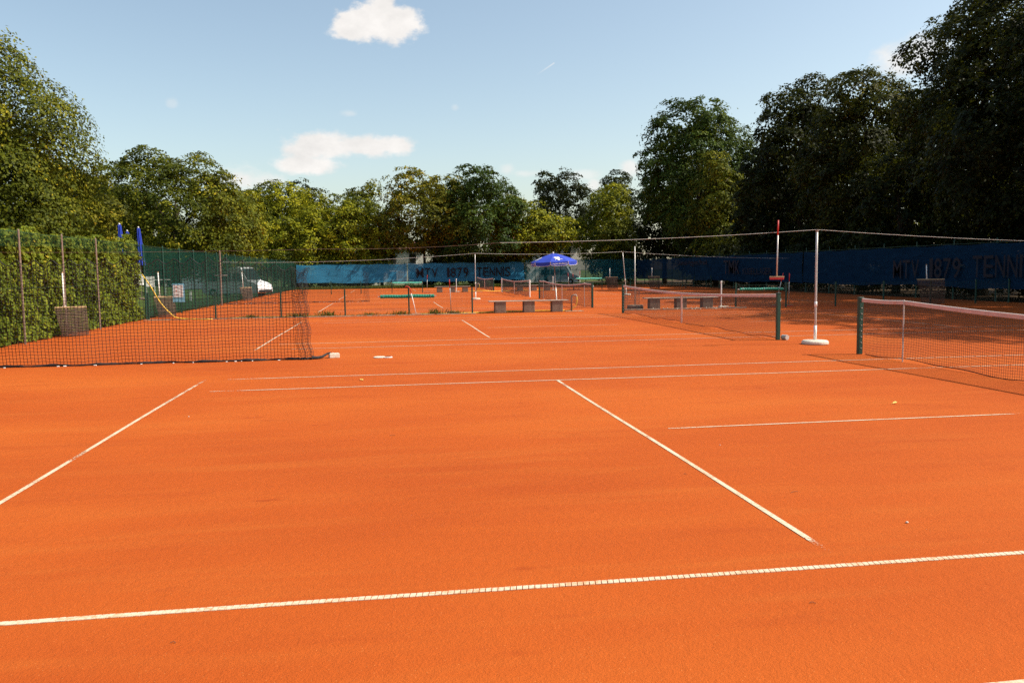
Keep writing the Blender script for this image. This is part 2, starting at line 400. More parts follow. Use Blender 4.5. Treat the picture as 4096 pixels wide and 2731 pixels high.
M['pebble'] = principled('pebble', (0.62, 0.55, 0.45), 0.85, var=0.3, scale=20)
M['leaf_yellow'] = principled('leaf_yellow', (0.62, 0.45, 0.10), 0.7, var=0.2, scale=30)
M['screen_blue'] = screen_material('screen_blue', (0.050, 0.26, 0.44), 0.16, 0.30)
M['screen_blue_shaded'] = screen_material('screen_blue_shaded', (0.008, 0.028, 0.060), 0.03, 0.05)  # same blue fabric as the back screen, tree shade put into its colour
M['screen_teal'] = screen_material('screen_teal', (0.020, 0.16, 0.20), 0.48, 0.40)
M['screen_green'] = screen_material('screen_green', (0.014, 0.058, 0.044), 0.44, 0.30)
M['screen_green_thin'] = screen_material('screen_green_thin', (0.012, 0.065, 0.045), 0.80, 0.30)
M['soil'] = principled('soil', (0.060, 0.040, 0.024), 0.95, var=0.4, scale=2.5, bump=0.8, bscale=25, spec=.05)
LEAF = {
 'olive':  leaf_material('leaf_olive',  [(0, (0.0179, 0.0299, 0.0040)), (0.5, (0.0806, 0.0966, 0.0070)), (0.85, (0.1960, 0.1898, 0.0100)), (1, (0.3584, 0.2760, 0.0150))]),
 'dark':   leaf_material('leaf_dark_shaded',   [(0, (0.0039, 0.0078, 0.0023)), (0.5, (0.0125, 0.0195, 0.0039)), (0.88, (0.0312, 0.0390, 0.0062)), (1, (0.0780, 0.0741, 0.0094))]),  # leaf colour lowered to stand in for deep shade inside the crowns
 'shade':  leaf_material('leaf_shade',  [(0, (0.0064, 0.0104, 0.0024)), (0.5, (0.0208, 0.0272, 0.0040)), (0.85, (0.0656, 0.0688, 0.0072)), (1, (0.1440, 0.1200, 0.0112))]),  # leaves of the right row, their shaded side painted into the colour
 'yellow': leaf_material('leaf_yellow_green', [(0, (0.0403, 0.0557, 0.0060)), (0.45, (0.1680, 0.1833, 0.0080)), (0.8, (0.3472, 0.3248, 0.0120)), (1, (0.5152, 0.4176, 0.0200))]),
 'autumn': leaf_material('leaf_autumn', [(0, (0.0324, 0.0403, 0.0050)), (0.45, (0.1188, 0.1210, 0.0080)), (0.8, (0.2484, 0.2072, 0.0110)), (1, (0.4104, 0.2464, 0.0150))]),
 'green':  leaf_material('leaf_green',  [(0, (0.0095, 0.0240, 0.0050)), (0.5, (0.0342, 0.0640, 0.0080)), (0.9, (0.0855, 0.1250, 0.0140)), (1, (0.1520, 0.1700, 0.0200))]),
 'hedge':  leaf_material('leaf_hedge',  [(0, (0.0360, 0.0632, 0.0085)), (0.5, (0.1320, 0.1721, 0.0162)), (0.9, (0.2640, 0.2790, 0.0247)), (1, (0.3680, 0.2976, 0.0285))], 0.35),
}

# ------------------------------------------------------------------ the ground
g = MB(); g.add([(-900, -400, -0.04), (900, -400, -0.04), (900, 1500, -0.04), (-900, 1500, -0.04)], [(0, 1, 2, 3)])
tag(g.build('ground', M['grass']), kind='structure')
g = MB(); NX, NY = 36, 104
xs = np.linspace(-18.35, 18.3, NX); ys = np.linspace(-24, 78.6, NY)
g.add([(x, y, 0.0) for y in ys for x in xs], [(j*NX+i, j*NX+i+1, (j+1)*NX+i+1, (j+1)*NX+i) for j in range(NY-1) for i in range(NX-1)])
clay = tag(g.build('clay_court', M['clay']), kind='structure')

g = MB(); g.add([(18.3, -30, -0.02), (60, -30, -0.02), (60, 110, -0.02), (18.3, 110, -0.02)], [(0, 1, 2, 3)])
tag(g.build('soil', M['soil']), kind='structure')
# raised lawn left of the tall fence, higher terrace behind it
def lawn_z(x, y):
    a = min(1, max(0, (-19.2-x)/5.0)); b = min(1, max(0, (y-27)/12.0)); c = 1-min(1, max(0, (y-50)/5.0))
    s = lambda q: q*q*(3-2*q)
    return 0.02 + 0.95*s(a)*s(b)*s(c)
g = MB(); XL = np.linspace(-60, -18.45, 36); YL = np.linspace(-10, 100, 90)
g.add([(x, y, lawn_z(x, y)) for y in YL for x in XL], [(j*36+i, j*36+i+1, (j+1)*36+i+1, (j+1)*36+i) for j in range(89) for i in range(35)])
tag(g.build('lawn', M['grass'], smooth=True), kind='structure')

# ------------------------------------------------------------------ court lines
HL, SVC, HS, HD, LW = 11.885, 6.40, 4.115, 5.485, 0.042
def court_line(p, q, dust=(), z=0.004, wd=LW, step=0.06):
    """strip from p to q; dust: list of (s0, s1, amount) along the strip in metres"""
    p = np.array(p, float); q = np.array(q, float); L = np.linalg.norm(q-p); t = (q-p)/L; nrm = np.array([-t[1], t[0]])
    K = max(2, int(L/step)); V = []; F = []; D = []
    for k in range(K+1):
        s = L*k/K; c = p+t*s; off = 0.006*math.sin(s*0.9+p[1])
        d = 0.15
        for s0, s1, am in dust:
            if s0 <= s <= s1: d = max(d, am)
            else: d = max(d, am-min(abs(s-s0), abs(s-s1))*1.2)
        for sg in (-1, 1): V.append((*(c+nrm*(sg*wd/2+off)), z)); D.append(d)
        if k: F.append((2*k-2, 2*k, 2*k+1, 2*k-1))
    me = bpy.data.meshes.new('court_line'); me.from_pydata(V, [], F); me.materials.append(M['line'])
    a_ = me.attributes.new('dust', 'FLOAT', 'POINT'); a_.data.foreach_set('value', D); me.update()
    return link('court_line', me, clay)
def one_court(cy, near=False):
    for sx in (-1, 1):
        court_line((sx*HL, cy-HD), (sx*HL, cy+HD), [(0, .3, .5), (1.8, 2.1, .46), (3.2, 4.4, .40), (5.2, 5.5, .55), (6.3, 7.1, .36), (8.0, 8.2, .48), (2*HD-2.4, 2*HD, .48), (2*HD-.5, 2*HD, .62)], wd=.043)
        court_line((sx*SVC, cy-HS), (sx*SVC, cy+HS), [(0, .12, .9), (.12, .22, .44), (.22, .34, .50), (1.3, 2.4, .36), (3.1, 3.7, .40), (4.5, 6.6, .38), (7.3, 8.23, .46)], wd=.043)
    court_line((-SVC+.35, cy), (SVC-.35, cy), [(0, .3, .5), (1.2, 1.5, .3), (2.4, 2.7, .34), (4.0, 4.15, .5), (4.3, 8.0, .9)], wd=.036)
    for y, d in ((HD, .1), (HS, .1), (-HS, 0), (-HD, .1)):
        if near and y == -HS: continue
        court_line((-HL+.35, cy+y), (HL-.35, cy+y), [(0, .4, .5+d), (11.2, 11.9, .5), (2*HL-1.3, 2*HL, .5+d)])
# near court: its front sideline is laid in short nailed pieces that can be told apart
one_court(0.0, near=True)
root = MB(); root.add([(-0.001, -HS, .0005), (0, -HS, .0005), (0, -HS+.001, .0005)], [(0, 1, 2)])
near_line = root.build('court_line', M['line'], clay)
pitch = 0.0333; hw = 0.0225; gp = 0.0023; sh = 0.004
pm = bpy.data.meshes.new('line_segment')
pm.from_pydata([(gp-pitch/2-sh, -hw, 0), (pitch/2-gp-sh, -hw, 0), (pitch/2-gp+sh, hw, 0), (gp-pitch/2+sh, hw, 0),
                (gp-pitch/2-sh, -hw, -.004), (pitch/2-gp-sh, -hw, -.004), (pitch/2-gp+sh, hw, -.004), (gp-pitch/2+sh, hw, -.004)],
               [], [(0, 1, 2, 3), (0, 4, 5, 1), (1, 5, 6, 2), (2, 6, 7, 3), (3, 7, 4, 0)])
at_ = pm.attributes.new('dust', 'FLOAT', 'POINT'); at_.data.foreach_set('value', [-0.04]*8); pm.materials.append(M['line']); pm.update()
n_near = 0; rest = []
for k in range(int((2*HL)/pitch)):
    x = -HL+pitch*(k+.5); yo = 0.004*math.sin(x*1.1)+random.uniform(-.0006, .0006)
    if -11.6 < x < -5.0:
        o = link('line_segment', pm, near_line); o.location = (x, -HS+yo, 0.0048+random.uniform(-.0006, .0006)); o.rotation_euler = (0, 0, random.uniform(-.015, .015))
    else:
        rest.append((x, -HS+yo))
rm = MB()
for x, y in rest: rm.add([(x+v.co.x, y+v.co.y, .0048+v.co.z) for v in pm.vertices], [(0, 1, 2, 3), (0, 4, 5, 1), (1, 5, 6, 2), (2, 6, 7, 3), (3, 7, 4, 0)])
ro = rm.build('line_segments', M['line'], near_line); ro['kind'] = 'stuff'
COURTS = (0.0, 16.23, 33.9, 50.1, 68.0)
for cy in COURTS[1:]: one_court(cy)

# ------------------------------------------------------------------ tennis nets
def net_top(y, stick):
    if stick and abs(y) < stick: return 0.93+0.135*(abs(y)/stick)**2.0
    if stick: return 1.065-0.015*math.sin(math.pi*(abs(y)-stick)/(6.4-stick))
    return 0.93+0.125*(abs(y)/6.4)**1.7
NETMESH = {}
def tennis_net(cy, label, stick=None, post='post_green', round_post=False):
    rt = tag(empty('tennis_net', (0, cy, 0)), label, 'tennis net', 'tennis nets across the clay courts')
    if stick not in NETMESH:
        cell = 0.045; ysn = np.arange(-6.34, 6.345, cell); lines = []
        top = np.array([net_top(y, stick)-0.05 for y in ysn]); bot = 0.035+0.018*np.sin(ysn*1.7)+0.012*np.sin(ysn*4.1)
        bel = 0.03*np.sin(ysn*0.8+1)
        rows = 21
        for r_ in range(rows+1):
            f_ = r_/rows
            z = bot*(1-f_)+top*f_ - 0.012*np.abs(np.sin(ysn*1.3+r_*.05))*(1-f_)
            x = bel*math.sin(math.pi*f_)
            lines.append(np.stack([x, ysn, z], 1)[::2])
        for i in range(0, len(ysn)):
            f_ = np.linspace(0, 1, 6)
            lines.append(np.stack([bel[i]*np.sin(math.pi*f_), np.full(6, ysn[i])+0.006*np.sin(f_*5+i*.2), bot[i]*(1-f_)+top[i]*f_], 1))
        ys_ = np.linspace(-6.36, 6.36, 60)
        tp = MB(); tt = MB()
        V = []; F = []
        for k, y in enumerate(ys_):
            zt = net_top(y, stick); wv = .004*math.sin(y*3.3)
            V += [(.012+wv, y, zt), (.016+wv, y, zt-.055), (-.016+wv, y, zt-.058), (-.012+wv, y, zt)]
            if k: b0 = 4*(k-1); F += [(b0+j, b0+4+j, b0+4+(j+1) % 4, b0+(j+1) % 4) for j in range(4)]
        tp.add(V, F)
        tt.tube([(0, y, net_top(y, stick)+.003) for y in ys_], .010, 6)
        bc = MB(); bc.tube([(bel[i]*0, ysn[i], bot[i]) for i in range(0, len(ysn), 3)], .007, 5)
        NETMESH[stick] = (strands_mesh('net_mesh', lines, .0026, M['net_cord']), tp.build('top_tape', M['tape']), tt.build('top_cord', M['tape_top']), bc.build('bottom_cord', M['net_cord']))
        for o in NETMESH[stick][1:]: COL.objects.unlink(o)
    nm, tp, tt, bc = NETMESH[stick]
    o = link('net_mesh', nm, rt); o['kind'] = 'stuff'
    link('top_tape', tp.data, rt); link('top_cord', tt.data, rt); link('bottom_cord', bc.data, rt)
    for sg in (-1, 1):
        b = MB()
        if round_post: b.lathe([(.045, 0), (.045, 1.06), (.03, 1.085)], (0, sg*6.42, 0), 14)
        else: b.bbox((0, sg*6.42, .54), (.085, .085, 1.08), .008)
        b.bbox((0, sg*6.42, 1.087), (.095, .095, .014), .004)
        po = b.build('post', M[post], rt)
        hk = MB(); hk.tube([(.0, sg*6.36, 1.05), (.05, sg*6.40, 1.0), (.055, sg*6.44, .93), (.02, sg*6.47, .9)], .006, 5)
        hk.build('crank_cable', M['steel'], po)
        for z in np.arange(.12, 1.0, .11):
            hk = MB(); hk.box((0, sg*6.37, z), (.02, .025, .012)); hk.build('lacing_hook', M['steel'], po)
    b = MB(); b.bbox((.004, 0, (net_top(0, stick))/2), (.045, .05, net_top(0, stick)-.02), .004); b.build('centre_strap', M['tape'], rt)
    if stick:
        for sg in (-1, 1):
            b = MB(); b.lathe([(.012, 0), (.012, net_top(stick, stick)+.012), (.006, net_top(stick, stick)+.02)], (-.02, sg*stick, 0), 8); b.build('singles_stick', M['steel'], rt)
    return rt
tennis_net(COURTS[0], 'nearest tennis net with black mesh and pink stained tape at the right edge', stick=5.03)
tennis_net(COURTS[1], 'second tennis net in front of the right concrete bench, between dark green posts')
tennis_net(COURTS[2], 'third tennis net behind the open blue parasol and bench', stick=5.03)
tennis_net(COURTS[3], 'tennis net strung between two white posts beyond the parasol', post='white_paint', round_post=True)
tennis_net(COURTS[4], 'farthest small tennis net in front of the blue windscreen lettering')
# winch tube lying at the foot of the second net's near post
wp_ = gnd(3113, 1350); b = MB(); b.lathe([(.055, -.07), (.06, -.07), (.06, .07), (.055, .07)], (0, 0, 0), 14)
o = tag(b.build('net_winder', M['steel']), 'small round net winder at the foot of the green post', 'winder'); o.location = (.16, COURTS[1]-6.45, .062); o.rotation_euler = (R(90), 0, R(20))

# ------------------------------------------------------------------ divider curtain between courts one and two
def curtain(x0, x1, y, label, cell=0.064, ztop=2.02, zwire=None, scallop=0.31, seed=1, rad=.0048, hem=True):
    rt = tag(empty('divider_net', (x1, y, 0)), label, 'divider net', 'black divider nets hung from wires')
    X = np.arange(x0, x1-.25, cell); 
    X = np.concatenate([X, np.linspace(x1-.25, x1, 12)])           # gathered end
    yy = 0.035*np.sin(X*2.3+seed)+0.02*np.sin(X*6.1)+np.where(X > x1-.3, 0.09*np.sin((X-x1)*60), 0)
    top = np.array([ztop-0.13*abs(math.sin(math.pi*((x-x0) % scallop)/scallop))*1.0 - max(0, x-(x1-1.6))*.14 for x in X])
    bot = 0.03+0.012*np.sin(X*3.1)
    rows = int((ztop-.05)/cell); lines = []
    for r_ in range(rows+1):
        f_ = r_/rows; w_ = f_**3
        z = bot+(ztop-.1-bot)*f_
        z = z*(1-w_)+(bot+(top-bot)*f_)*w_ + 0.010*np.sin(X*15+r_*.3)*f_ + .006*np.sin(X*31)
        lean = np.where(X > x1-.3, -0.10*f_*(1-f_)*1.2+.02*math.sin(r_*.9), 0)
        lines.append(np.stack([X-x1+lean - .06*f_*(X > x1-.3), yy*(1-.5*f_)+.05*(1-f_)**6, z], 1))
    A = np.array(lines)
    for i in range(len(X)): lines.append(A[:, i, :])
    o = link('net_mesh', strands_mesh('net_mesh', lines, rad, M['black_net']), rt); o['kind'] = 'stuff'
    b = MB(); b.tube([(x-x1, 0, t_+.004) for x, t_ in zip(X[::1], top)], .006, 5); b.build('scalloped_rope', M['black_net'], rt)
    if hem:
        b = MB(); rs = []; pts = []
        for i, x in enumerate(X): pts.append((x-x1, yy[i]+.045, .02+.006*math.sin(x*9))); rs.append(.020+.008*math.sin(x*7+seed)+.005*math.sin(x*23))
        b.tube(pts, rs, 6); b.build('bottom_hem', M['black_net'], rt)
        for k in range(int((x1-x0)/.16)):
            x = x0+.08+k*.16+random.uniform(-.03, .03)
            if x > x1-.1 or random.random() < .5: continue
            b = MB(); b.bbox((0, 0, 0), (random.uniform(.018, .06), .024, random.uniform(.010, .018)), .004); wb = b.build('hem_weight', M['logo_white'], rt)
            wb.location = (x-x1+random.uniform(-.05, .05), .02-.045+random.uniform(-.012, .012), .010); wb.rotation_euler = (0, 0, random.uniform(-.3, .3))
    return rt
CY1 = 8.30
curtain(-18.2, -10.42, CY1, 'wide black divider net drawn to the left of the near court')
b = MB(); b.bbox((0, 0, .045), (.20, .13, .09), .006); b.box((-.02, 0, .097), (.03, .03, .014))
o = tag(b.build('stone_block', M['concrete_light']), 'pale stone block weighing down the end of the black divider net', 'block'); o.location = (-10.03, CY1+.25, 0); o.rotation_euler = (0, 0, R(14))
b = MB(); b.tube([(-10.45, CY1+.03, .035), (-10.34, CY1+.05, .03), (-10.24, CY1+.11, .045), (-10.17, CY1+.19, .085), (-10.09, CY1+.22, .112)], [.04, .03, .026, .02, .012], 8)
tag(b.build('tie_cloth', M['black_net']), 'black cloth end of the divider net pulled over the stone block', 'cloth')
p1 = gnd(3260, 1376); PZ = 2.47
def wire_pole(base, top, label, disk=True, rad=.024):
    rt = tag(empty('wire_pole', tuple(base)), label, 'pole', 'poles that carry the divider wires')
    d = Vector(top)-Vector(base); H = d.length
    b = MB(); b.tube([d*(k/4) for k in range(5)], rad, 10); b.build('pole', M['steel'], rt, True)
    b = MB(); b.tube([d*.02, d*.165], rad*1.35, 10); b.build('lower_sleeve', M['white_paint'], rt, True)
    b = MB(); b.tube([d*.33, d*.375], rad*1.25, 10); b.build('joint_collar', M['white_paint'], rt, True)
    b = MB(); b.tube([d*.985, d*1.004], rad*1.3, 8); b.build('wire_clamp', M['rust_steel'], rt)
    if disk:
        b = MB(); b.lathe([(.20, 0), (.285, .012), (.285, .055), (.255, .085), (.06, .095)], (0, 0, 0), 28); b.build('base_disc', M['concrete_light'], rt, False)
    return rt
wire_pole(p1, p1+np.array([-.0, 0, PZ]), 'tall steel pole in a round concrete base near the front nets')
def wire(pts, label, rad=.006, sag=0.0, mat='rope'):
    b = MB(); P = []
    for (a_, c_), sg in zip(zip(pts[:-1], pts[1:]), sag if hasattr(sag, '__len__') else [sag]*(len(pts)-1)):
        a_ = np.array(a_, float); c_ = np.array(c_, float)
        for k in range(14):
            f_ = k/14; q = a_*(1-f_)+c_*f_; q[2] -= sg*4*f_*(1-f_); P.append(q)
    P.append(np.array(pts[-1], float)); b.tube(P, rad, 5)
    return tag(b.build('divider_wire', M[mat]), label, 'wire', 'wires strung over the courts')
top1 = p1+np.array([0, 0, PZ+.01])
wire([tuple(at_y(2000, 971, 8.45)), tuple(top1), (18.0, 9.6, 2.30)], 'pale rope strung over the nearest steel pole to the right edge', .0034, (0.05, 0.26))
wire([(-18.0, CY1, 2.18), tuple(at_y(1290, 996, 8.4)), tuple(at_y(2000, 971, 8.45))], 'dark thin wire that carries the black divider net at left', .0022, .04, 'rust_steel')

# ------------------------------------------------------------------ second divider farther back
p2, p3 = gnd(1903, 1198), gnd(2506, 1180)
wire_pole(p2, tuple(p2+np.array([0, 0, 2.70])), 'thin steel pole on a flat disc left of the far nets', rad=.022)
wire_pole(p3, tuple(p3+np.array([-.25, 0, 2.78])), 'thin leaning steel pole behind the second net on the right', rad=.022, disk=True)
curtain(-17.9, -9.9, 40.6, 'far black divider net drawn aside behind the low wire fence', cell=.09, ztop=1.95, seed=4, rad=.0032)
wire([(-18.0, 40.5, 2.35), tuple(p2+np.array([0, 0, 2.71])), tuple(p3+np.array([-.25, 0, 2.79])), (18.0, 45, 2.25)], 'thinner far wire strung over two thin steel poles', .006, (.18, .1, .1))
pb = gnd(2541, 1236)
b = MB(); b.tube([(pb[0], pb[1], .02), (pb[0]-.02, pb[1], 2.62)], .023, 10)
# parasol foot without a parasol: pole in a concrete ring
o = empty('parasol_stand', (pb[0], pb[1], 0)); tag(o, 'bare parasol pole standing in a concrete ring left of the right bench', 'parasol stand')
b = MB(); b.tube([(0, 0, .02), (-.02, 0, 2.62)], .021, 10); b.build('pole', M['steel'], o, True)
b = MB(); b.lathe([(.33, 0), (.34, .03), (.34, .14), (.31, .17), (.05, .175)], (0, 0, 0), 26); b.build('base', M['concrete'], o)

# ------------------------------------------------------------------ wire litter basket behind that stand
o = tag(empty('litter_basket', (pb[0]+.02, pb[1]+.55, 0)), 'rust coloured wire litter basket behind the bare parasol pole', 'litter basket')
b = MB()
for k in range(20):
    an = 2*math.pi*k/20; b.tube([(.30*math.cos(an), .30*math.sin(an), .03), (.33*math.cos(an), .33*math.sin(an), .78)], .004, 4)
b.build('basket_wires', M['rust_steel'], o)['kind'] = 'stuff'
b = MB()
for z in np.linspace(.03, .78, 8):
    rr = .30+.03*(z/.78); b.tube([(rr*math.cos(q), rr*math.sin(q), z) for q in np.linspace(0, 2*math.pi, 25)], .005, 4)
b.build('basket_hoops', M['rust_steel'], o)

# ------------------------------------------------------------------ low wire fences
def wire_panel_mesh(wd, h=0.98):
    b = []
    for x in np.arange(0.03, wd-.02, .05): b.append(np.array([(x, 0, .06), (x, 0, h)]))
    for z in np.linspace(.08, h-.03, 6):
        for dy in (-.007, .007): b.append(np.array([(0, dy, z), (wd, dy, z)]))
    return strands_mesh('wire_panel', b, .0027, M['wire_green'])
def low_fence(xs_, y, label, h=1.03):
    rt = tag(empty('low_wire_fence', (xs_[0], y, 0)), label, 'fence', 'low wire mesh fences between the courts')
    for x in xs_:
        b = MB(); b.bbox((x-xs_[0], 0, h/2), (.06, .05, h), .006); b.bbox((x-xs_[0], 0, h+.006), (.066, .056, .012), .003); b.build('post', M['post_green'], rt)
    for a_, c_ in zip(xs_[:-1], xs_[1:]):
        o = link('wire_panel', wire_panel_mesh(c_-a_-.06), rt); o.location = (a_-xs_[0]+.03, 0.02, 0); o['kind'] = 'stuff'
    return rt
FY = 24.45
low_fence([-17.75, -15.35, -12.95, -10.55, -8.10, -5.62], FY, 'low dark wire fence left of the middle bench')
low_fence([5.40, 7.62, 9.85, 12.05, 14.25, 16.4, 18.0], FY+.15, 'low dark wire fence at the right in tree shade')
FY2 = 58.3
low_fence([-17.8, -15.4, -13.2, -10.9, -8.5, -6.1], FY2, 'far low wire fence left of the far bench')
low_fence([6.2, 8.6, 11.0, 13.4, 15.8, 18.0], FY2+.3, 'far low wire fence right of the far bench in shade')
# kerb below the fences
b = MB(); b.bbox((-11.7, FY-.16, .012), (12.4, .10, .05), .01); tag(b.build('kerb', M['kerb']), kind='structure')
b = MB(); b.bbox((3.2, FY+.05, .02), (5.2, .16, .07), .012); tag(b.build('kerb', M['kerb']), kind='structure')

# ------------------------------------------------------------------ benches
def bench(x0, x1, y, label, rz=0.0):
    L = x1-x0
    rt = tag(empty('bench', (x0, y, 0), rz), label, 'bench', 'plank benches on concrete blocks')
    for f_ in (.17, .53, .885):
        b = MB(); b.bbox((L*f_-.08, 0, .222), (.44, .38, .444), .012); b.build('support_block', M['concrete'], rt)
    for k in range(3):
        b = MB(); b.bbox((L/2, -.15+.145*k, .462+.003*(k % 2)), (L-.02*k, .135, .036), .006); b.build('plank', M['wood_grey'], rt)
    return rt
bench(-4.95, -1.72, 24.72, 'concrete block bench beside the standpipe under the blue parasol')
bench(1.58, 4.75, 25.15, 'concrete block bench seen through the second net', R(-2))
bench(-5.15, -2.30, FY2+.1, 'far concrete bench in front of the windscreen lettering')
bench(1.35, 4.50, FY2+.5, 'far concrete bench seen behind the parasol and third net')

# ------------------------------------------------------------------ standpipes and hoses
def standpipe(x, y, label):
    rt = tag(empty('standpipe', (x, y, 0)), label, 'standpipe', 'water standpipes beside the benches')
    b = MB(); b.tube([(0, 0, 0), (0, 0, .56), (.03, 0, .63), (.09, 0, .66), (.17, 0, .655)], .036, 9); b.build('pipe', M['rust_steel'], rt, True)
    b = MB(); b.tube([(.15, 0, .655), (.21, 0, .65), (.225, 0, .60)], .022, 8); b.box((.19, 0, .70), (.012, .05, .05)); b.build('tap', M['steel'], rt)
    b = MB(); b.tube([(.225, 0, .60), (.235, 0, .42), (.20, .02, .26), (.11, .03, .16), (.0, .04, .09), (-.15, .06, .04), (-.28, .05, .02)], .016, 7); b.build('hose', M['yellow_hose'], rt, True)
    b = MB(); b.bbox((.1, 0, .012), (.75, .4, .024), .008); b.build('drain_slab', M['kerb'], rt)
    return rt
standpipe(-1.55, 24.75, 'bent standpipe with a yellow hose right of the middle bench')
standpipe(-1.75, FY2+.4, 'far standpipe with a yellow hose beside the farthest net')
def hose(pts, label, r_=.02):
    P = [Vector(map(float, p)) for p in pts]; Q = []
    for i in range(len(P)-1):
        p0, p1_, p2_, p3_ = P[max(i-1, 0)], P[i], P[i+1], P[min(i+2, len(P)-1)]
        for k in range(8):
            t_ = k/8; Q.append(0.5*((2*p1_)+(p2_-p0)*t_+(2*p0-5*p1_+4*p2_-p3_)*t_*t_+(3*p1_-p0-3*p2_+p3_)*t_**3))
    Q.append(P[-1]); b = MB(); b.tube(Q, r_, 7)
    return tag(b.build('garden_hose', M['yellow_hose'], smooth=True), label, 'hose', 'yellow garden hoses')
hose([at_x(567, 1096, -17.95), at_y(605, 1150, 24.0), at_y(640, 1208, 24.0), at_y(680, 1252, 24.0), at_y(712, 1272, 24.0), (-15.9, 24.0, .03), (-15.4, 24.05, .02)], 'yellow hose hanging from the green fence down to the clay', .022)
hose([(-14.9, FY+.14, .03), (-13.6, FY+.2, .03), (-12.6, FY+.13, .03), (-11.5, FY+.17, .03)], 'yellow hose lying along the low fence behind the divider net', .024)
hose([(-7.7, FY+.2, .03), (-6.6, FY+.16, .03), (-5.4, FY+.3, .03), (-4.2, FY+.7, .03), (-3, FY+.75, .03), (-1.8, FY+.5, .03)], 'yellow hose lying behind the middle bench', .024)
hose([(-3.0, FY2+.3, .03), (-2.0, FY2+.15, .06), (-1.2, FY2+.1, .09), (-.6, FY2+.35, .04), (.6, FY2+.6, .03), (3, FY2+.9, .03), (6, FY2+.9, .03)], 'far yellow hose lying across the clay beyond the third net', .028)

# ------------------------------------------------------------------ small upright things beside the benches
def white_post(x, y, label, h=1.13):
    rt = tag(empty('white_post', (x, y, 0)), label, 'post', 'white posts with foot plates')
    b = MB(); b.lathe([(.026, .03), (.026, h-.1), (.036, h-.09), (.036, h-.02), (.03, h)], (0, 0, 0), 10); b.build('shaft', M['white_paint'], rt)
    b = MB(); b.bbox((.10, 0, .03), (.42, .2, .06), .02); b.build('foot_plate', M['concrete_light'], rt)
    return rt
a = gnd(2860, 1226); white_post(a[0]-.05, 25.55, 'white post at the right end of the bench behind the second net')
white_post(-3.37, FY2+.55, 'white post behind the far bench by the lettering', 1.08)
white_post(4.62, FY2+.9, 'white post beyond the third net and parasol', 1.15)

def broom(base, top, label, width=.40, hook=False, handle='steel', face=0.0):
    """base and top in world coordinates"""
    base = Vector(map(float, base)); top = Vector(map(float, top)); d = top-base
    rt = tag(empty('broom', tuple(base), face), label, 'broom', 'court brooms with red handles')
    inv = Matrix.Rotation(-face, 3, 'Z'); d = inv @ d
    b = MB(); b.tube([d*.04, d*.76], .015, 8); b.build('shaft', M[handle], rt, True)
    b = MB()
    if hook:
        sx = Vector((-1, 0, 0)); b.tube([d*.75, d*.92, d*.97+sx*.03, d*.995+sx*.09, d*.99+sx*.15, d*.95+sx*.19], .017, 8)
    else: b.tube([d*.75, d], .017, 8)
    b.build('grip', M['red'], rt, True)
    b = MB(); b.bbox((0, 0, .055), (width, .05, .03), .006); hd = b.build('brush_head', M['wood'], rt)
    b = MB(); b.bbox((0, 0, .022), (width*.97, .055, .044), .004); b.build('bristles', M['bristle'], hd)
    return rt
broom((-7.82, FY-.14, 0), (-8.06, FY-.03, 1.13), 'broom with a red hooked grip leaning on the low fence', hook=True, handle='white_paint', width=.36)
broom((-6.42, FY+.45, .04), (-6.5, FY+.05, 1.36), 'red topped broom behind the low fence left of the bench', width=.36)
broom((-5.75, FY2+.1, 0), (-5.7, FY2+.05, 1.4), 'far broom beside the far bench under the windscreen lettering', width=.5)
a = at_y(3107, 1118, 8.55); c_ = at_y(3113, 881, 8.55)
broom(a, c_, 'red and steel broom hanging from the wire near the front pole', width=.30, face=R(-28))
broom(gnd(3128, 1214)*0+np.array([7.40, 25.1, 0.02]), (7.52, 24.68, 1.42), 'left one of two red handled brooms on the shaded low fence')
broom((7.95, 25.0, 0.02), (7.80, 24.68, 1.42), 'right one of two red handled brooms on the shaded low fence')
broom((5.9, FY2+.5, 0), (5.75, FY2+.3, 1.42), 'far broom left of the two far red handled brooms behind the third net')
broom((6.35, FY2+.5, 0), (6.15, FY2+.3, 1.38), 'middle of the far red handled brooms behind the third net')
broom((6.7, FY2+.5, 0), (6.75, FY2+.3, 1.55), 'tallest far red handled broom beside the pale green tube')

def tube_roll(x0, x1, y, z, label, mat, r_=.065):
    L = x1-x0; rt = tag(empty('tube_roll', (x0, y, z)), label, 'roll', 'green net rolls hung on low fences')
    b = MB(); pts = []; rs = []
    for k in range(int(L/.05)+1): pts.append((k*.05, .0, .006*math.sin(k*.3))); rs.append(r_*(1.0 if k % 2 else .90))
    b.tube(pts, rs, 12); b.build('roll', M[mat], rt)
    for x in (.12, L*.55, L-.2):
        b = MB(); b.tube([(x, r_*1.15*math.cos(q), r_*1.15*math.sin(q)) for q in np.linspace(0, 2*math.pi, 13)], .007, 5); b.build('strap', M['steel'], rt)
    b = MB(); b.tube([(-.09, 0, 0), (L+.03, 0, 0)], .02, 8); b.build('core_rod', M['steel'], rt)
    return rt
tube_roll(-9.20, -7.05, FY+.14, .73, 'dark green rolled net hung behind the low fence', 'green_tube', .075)
tube_roll(-8.45, -6.12, FY2-.12, .80, 'far pale green rolled net below the blue windscreen', 'teal_tube', .075)
tube_roll(5.52, 7.42, FY+.03, .78, 'green rolled net on the shaded low fence behind the second net', 'green_tube', .06)
tube_roll(6.4, 8.55, FY2+.18, .92, 'far pale green rolled net right of the parasol pole', 'teal_tube', .075)

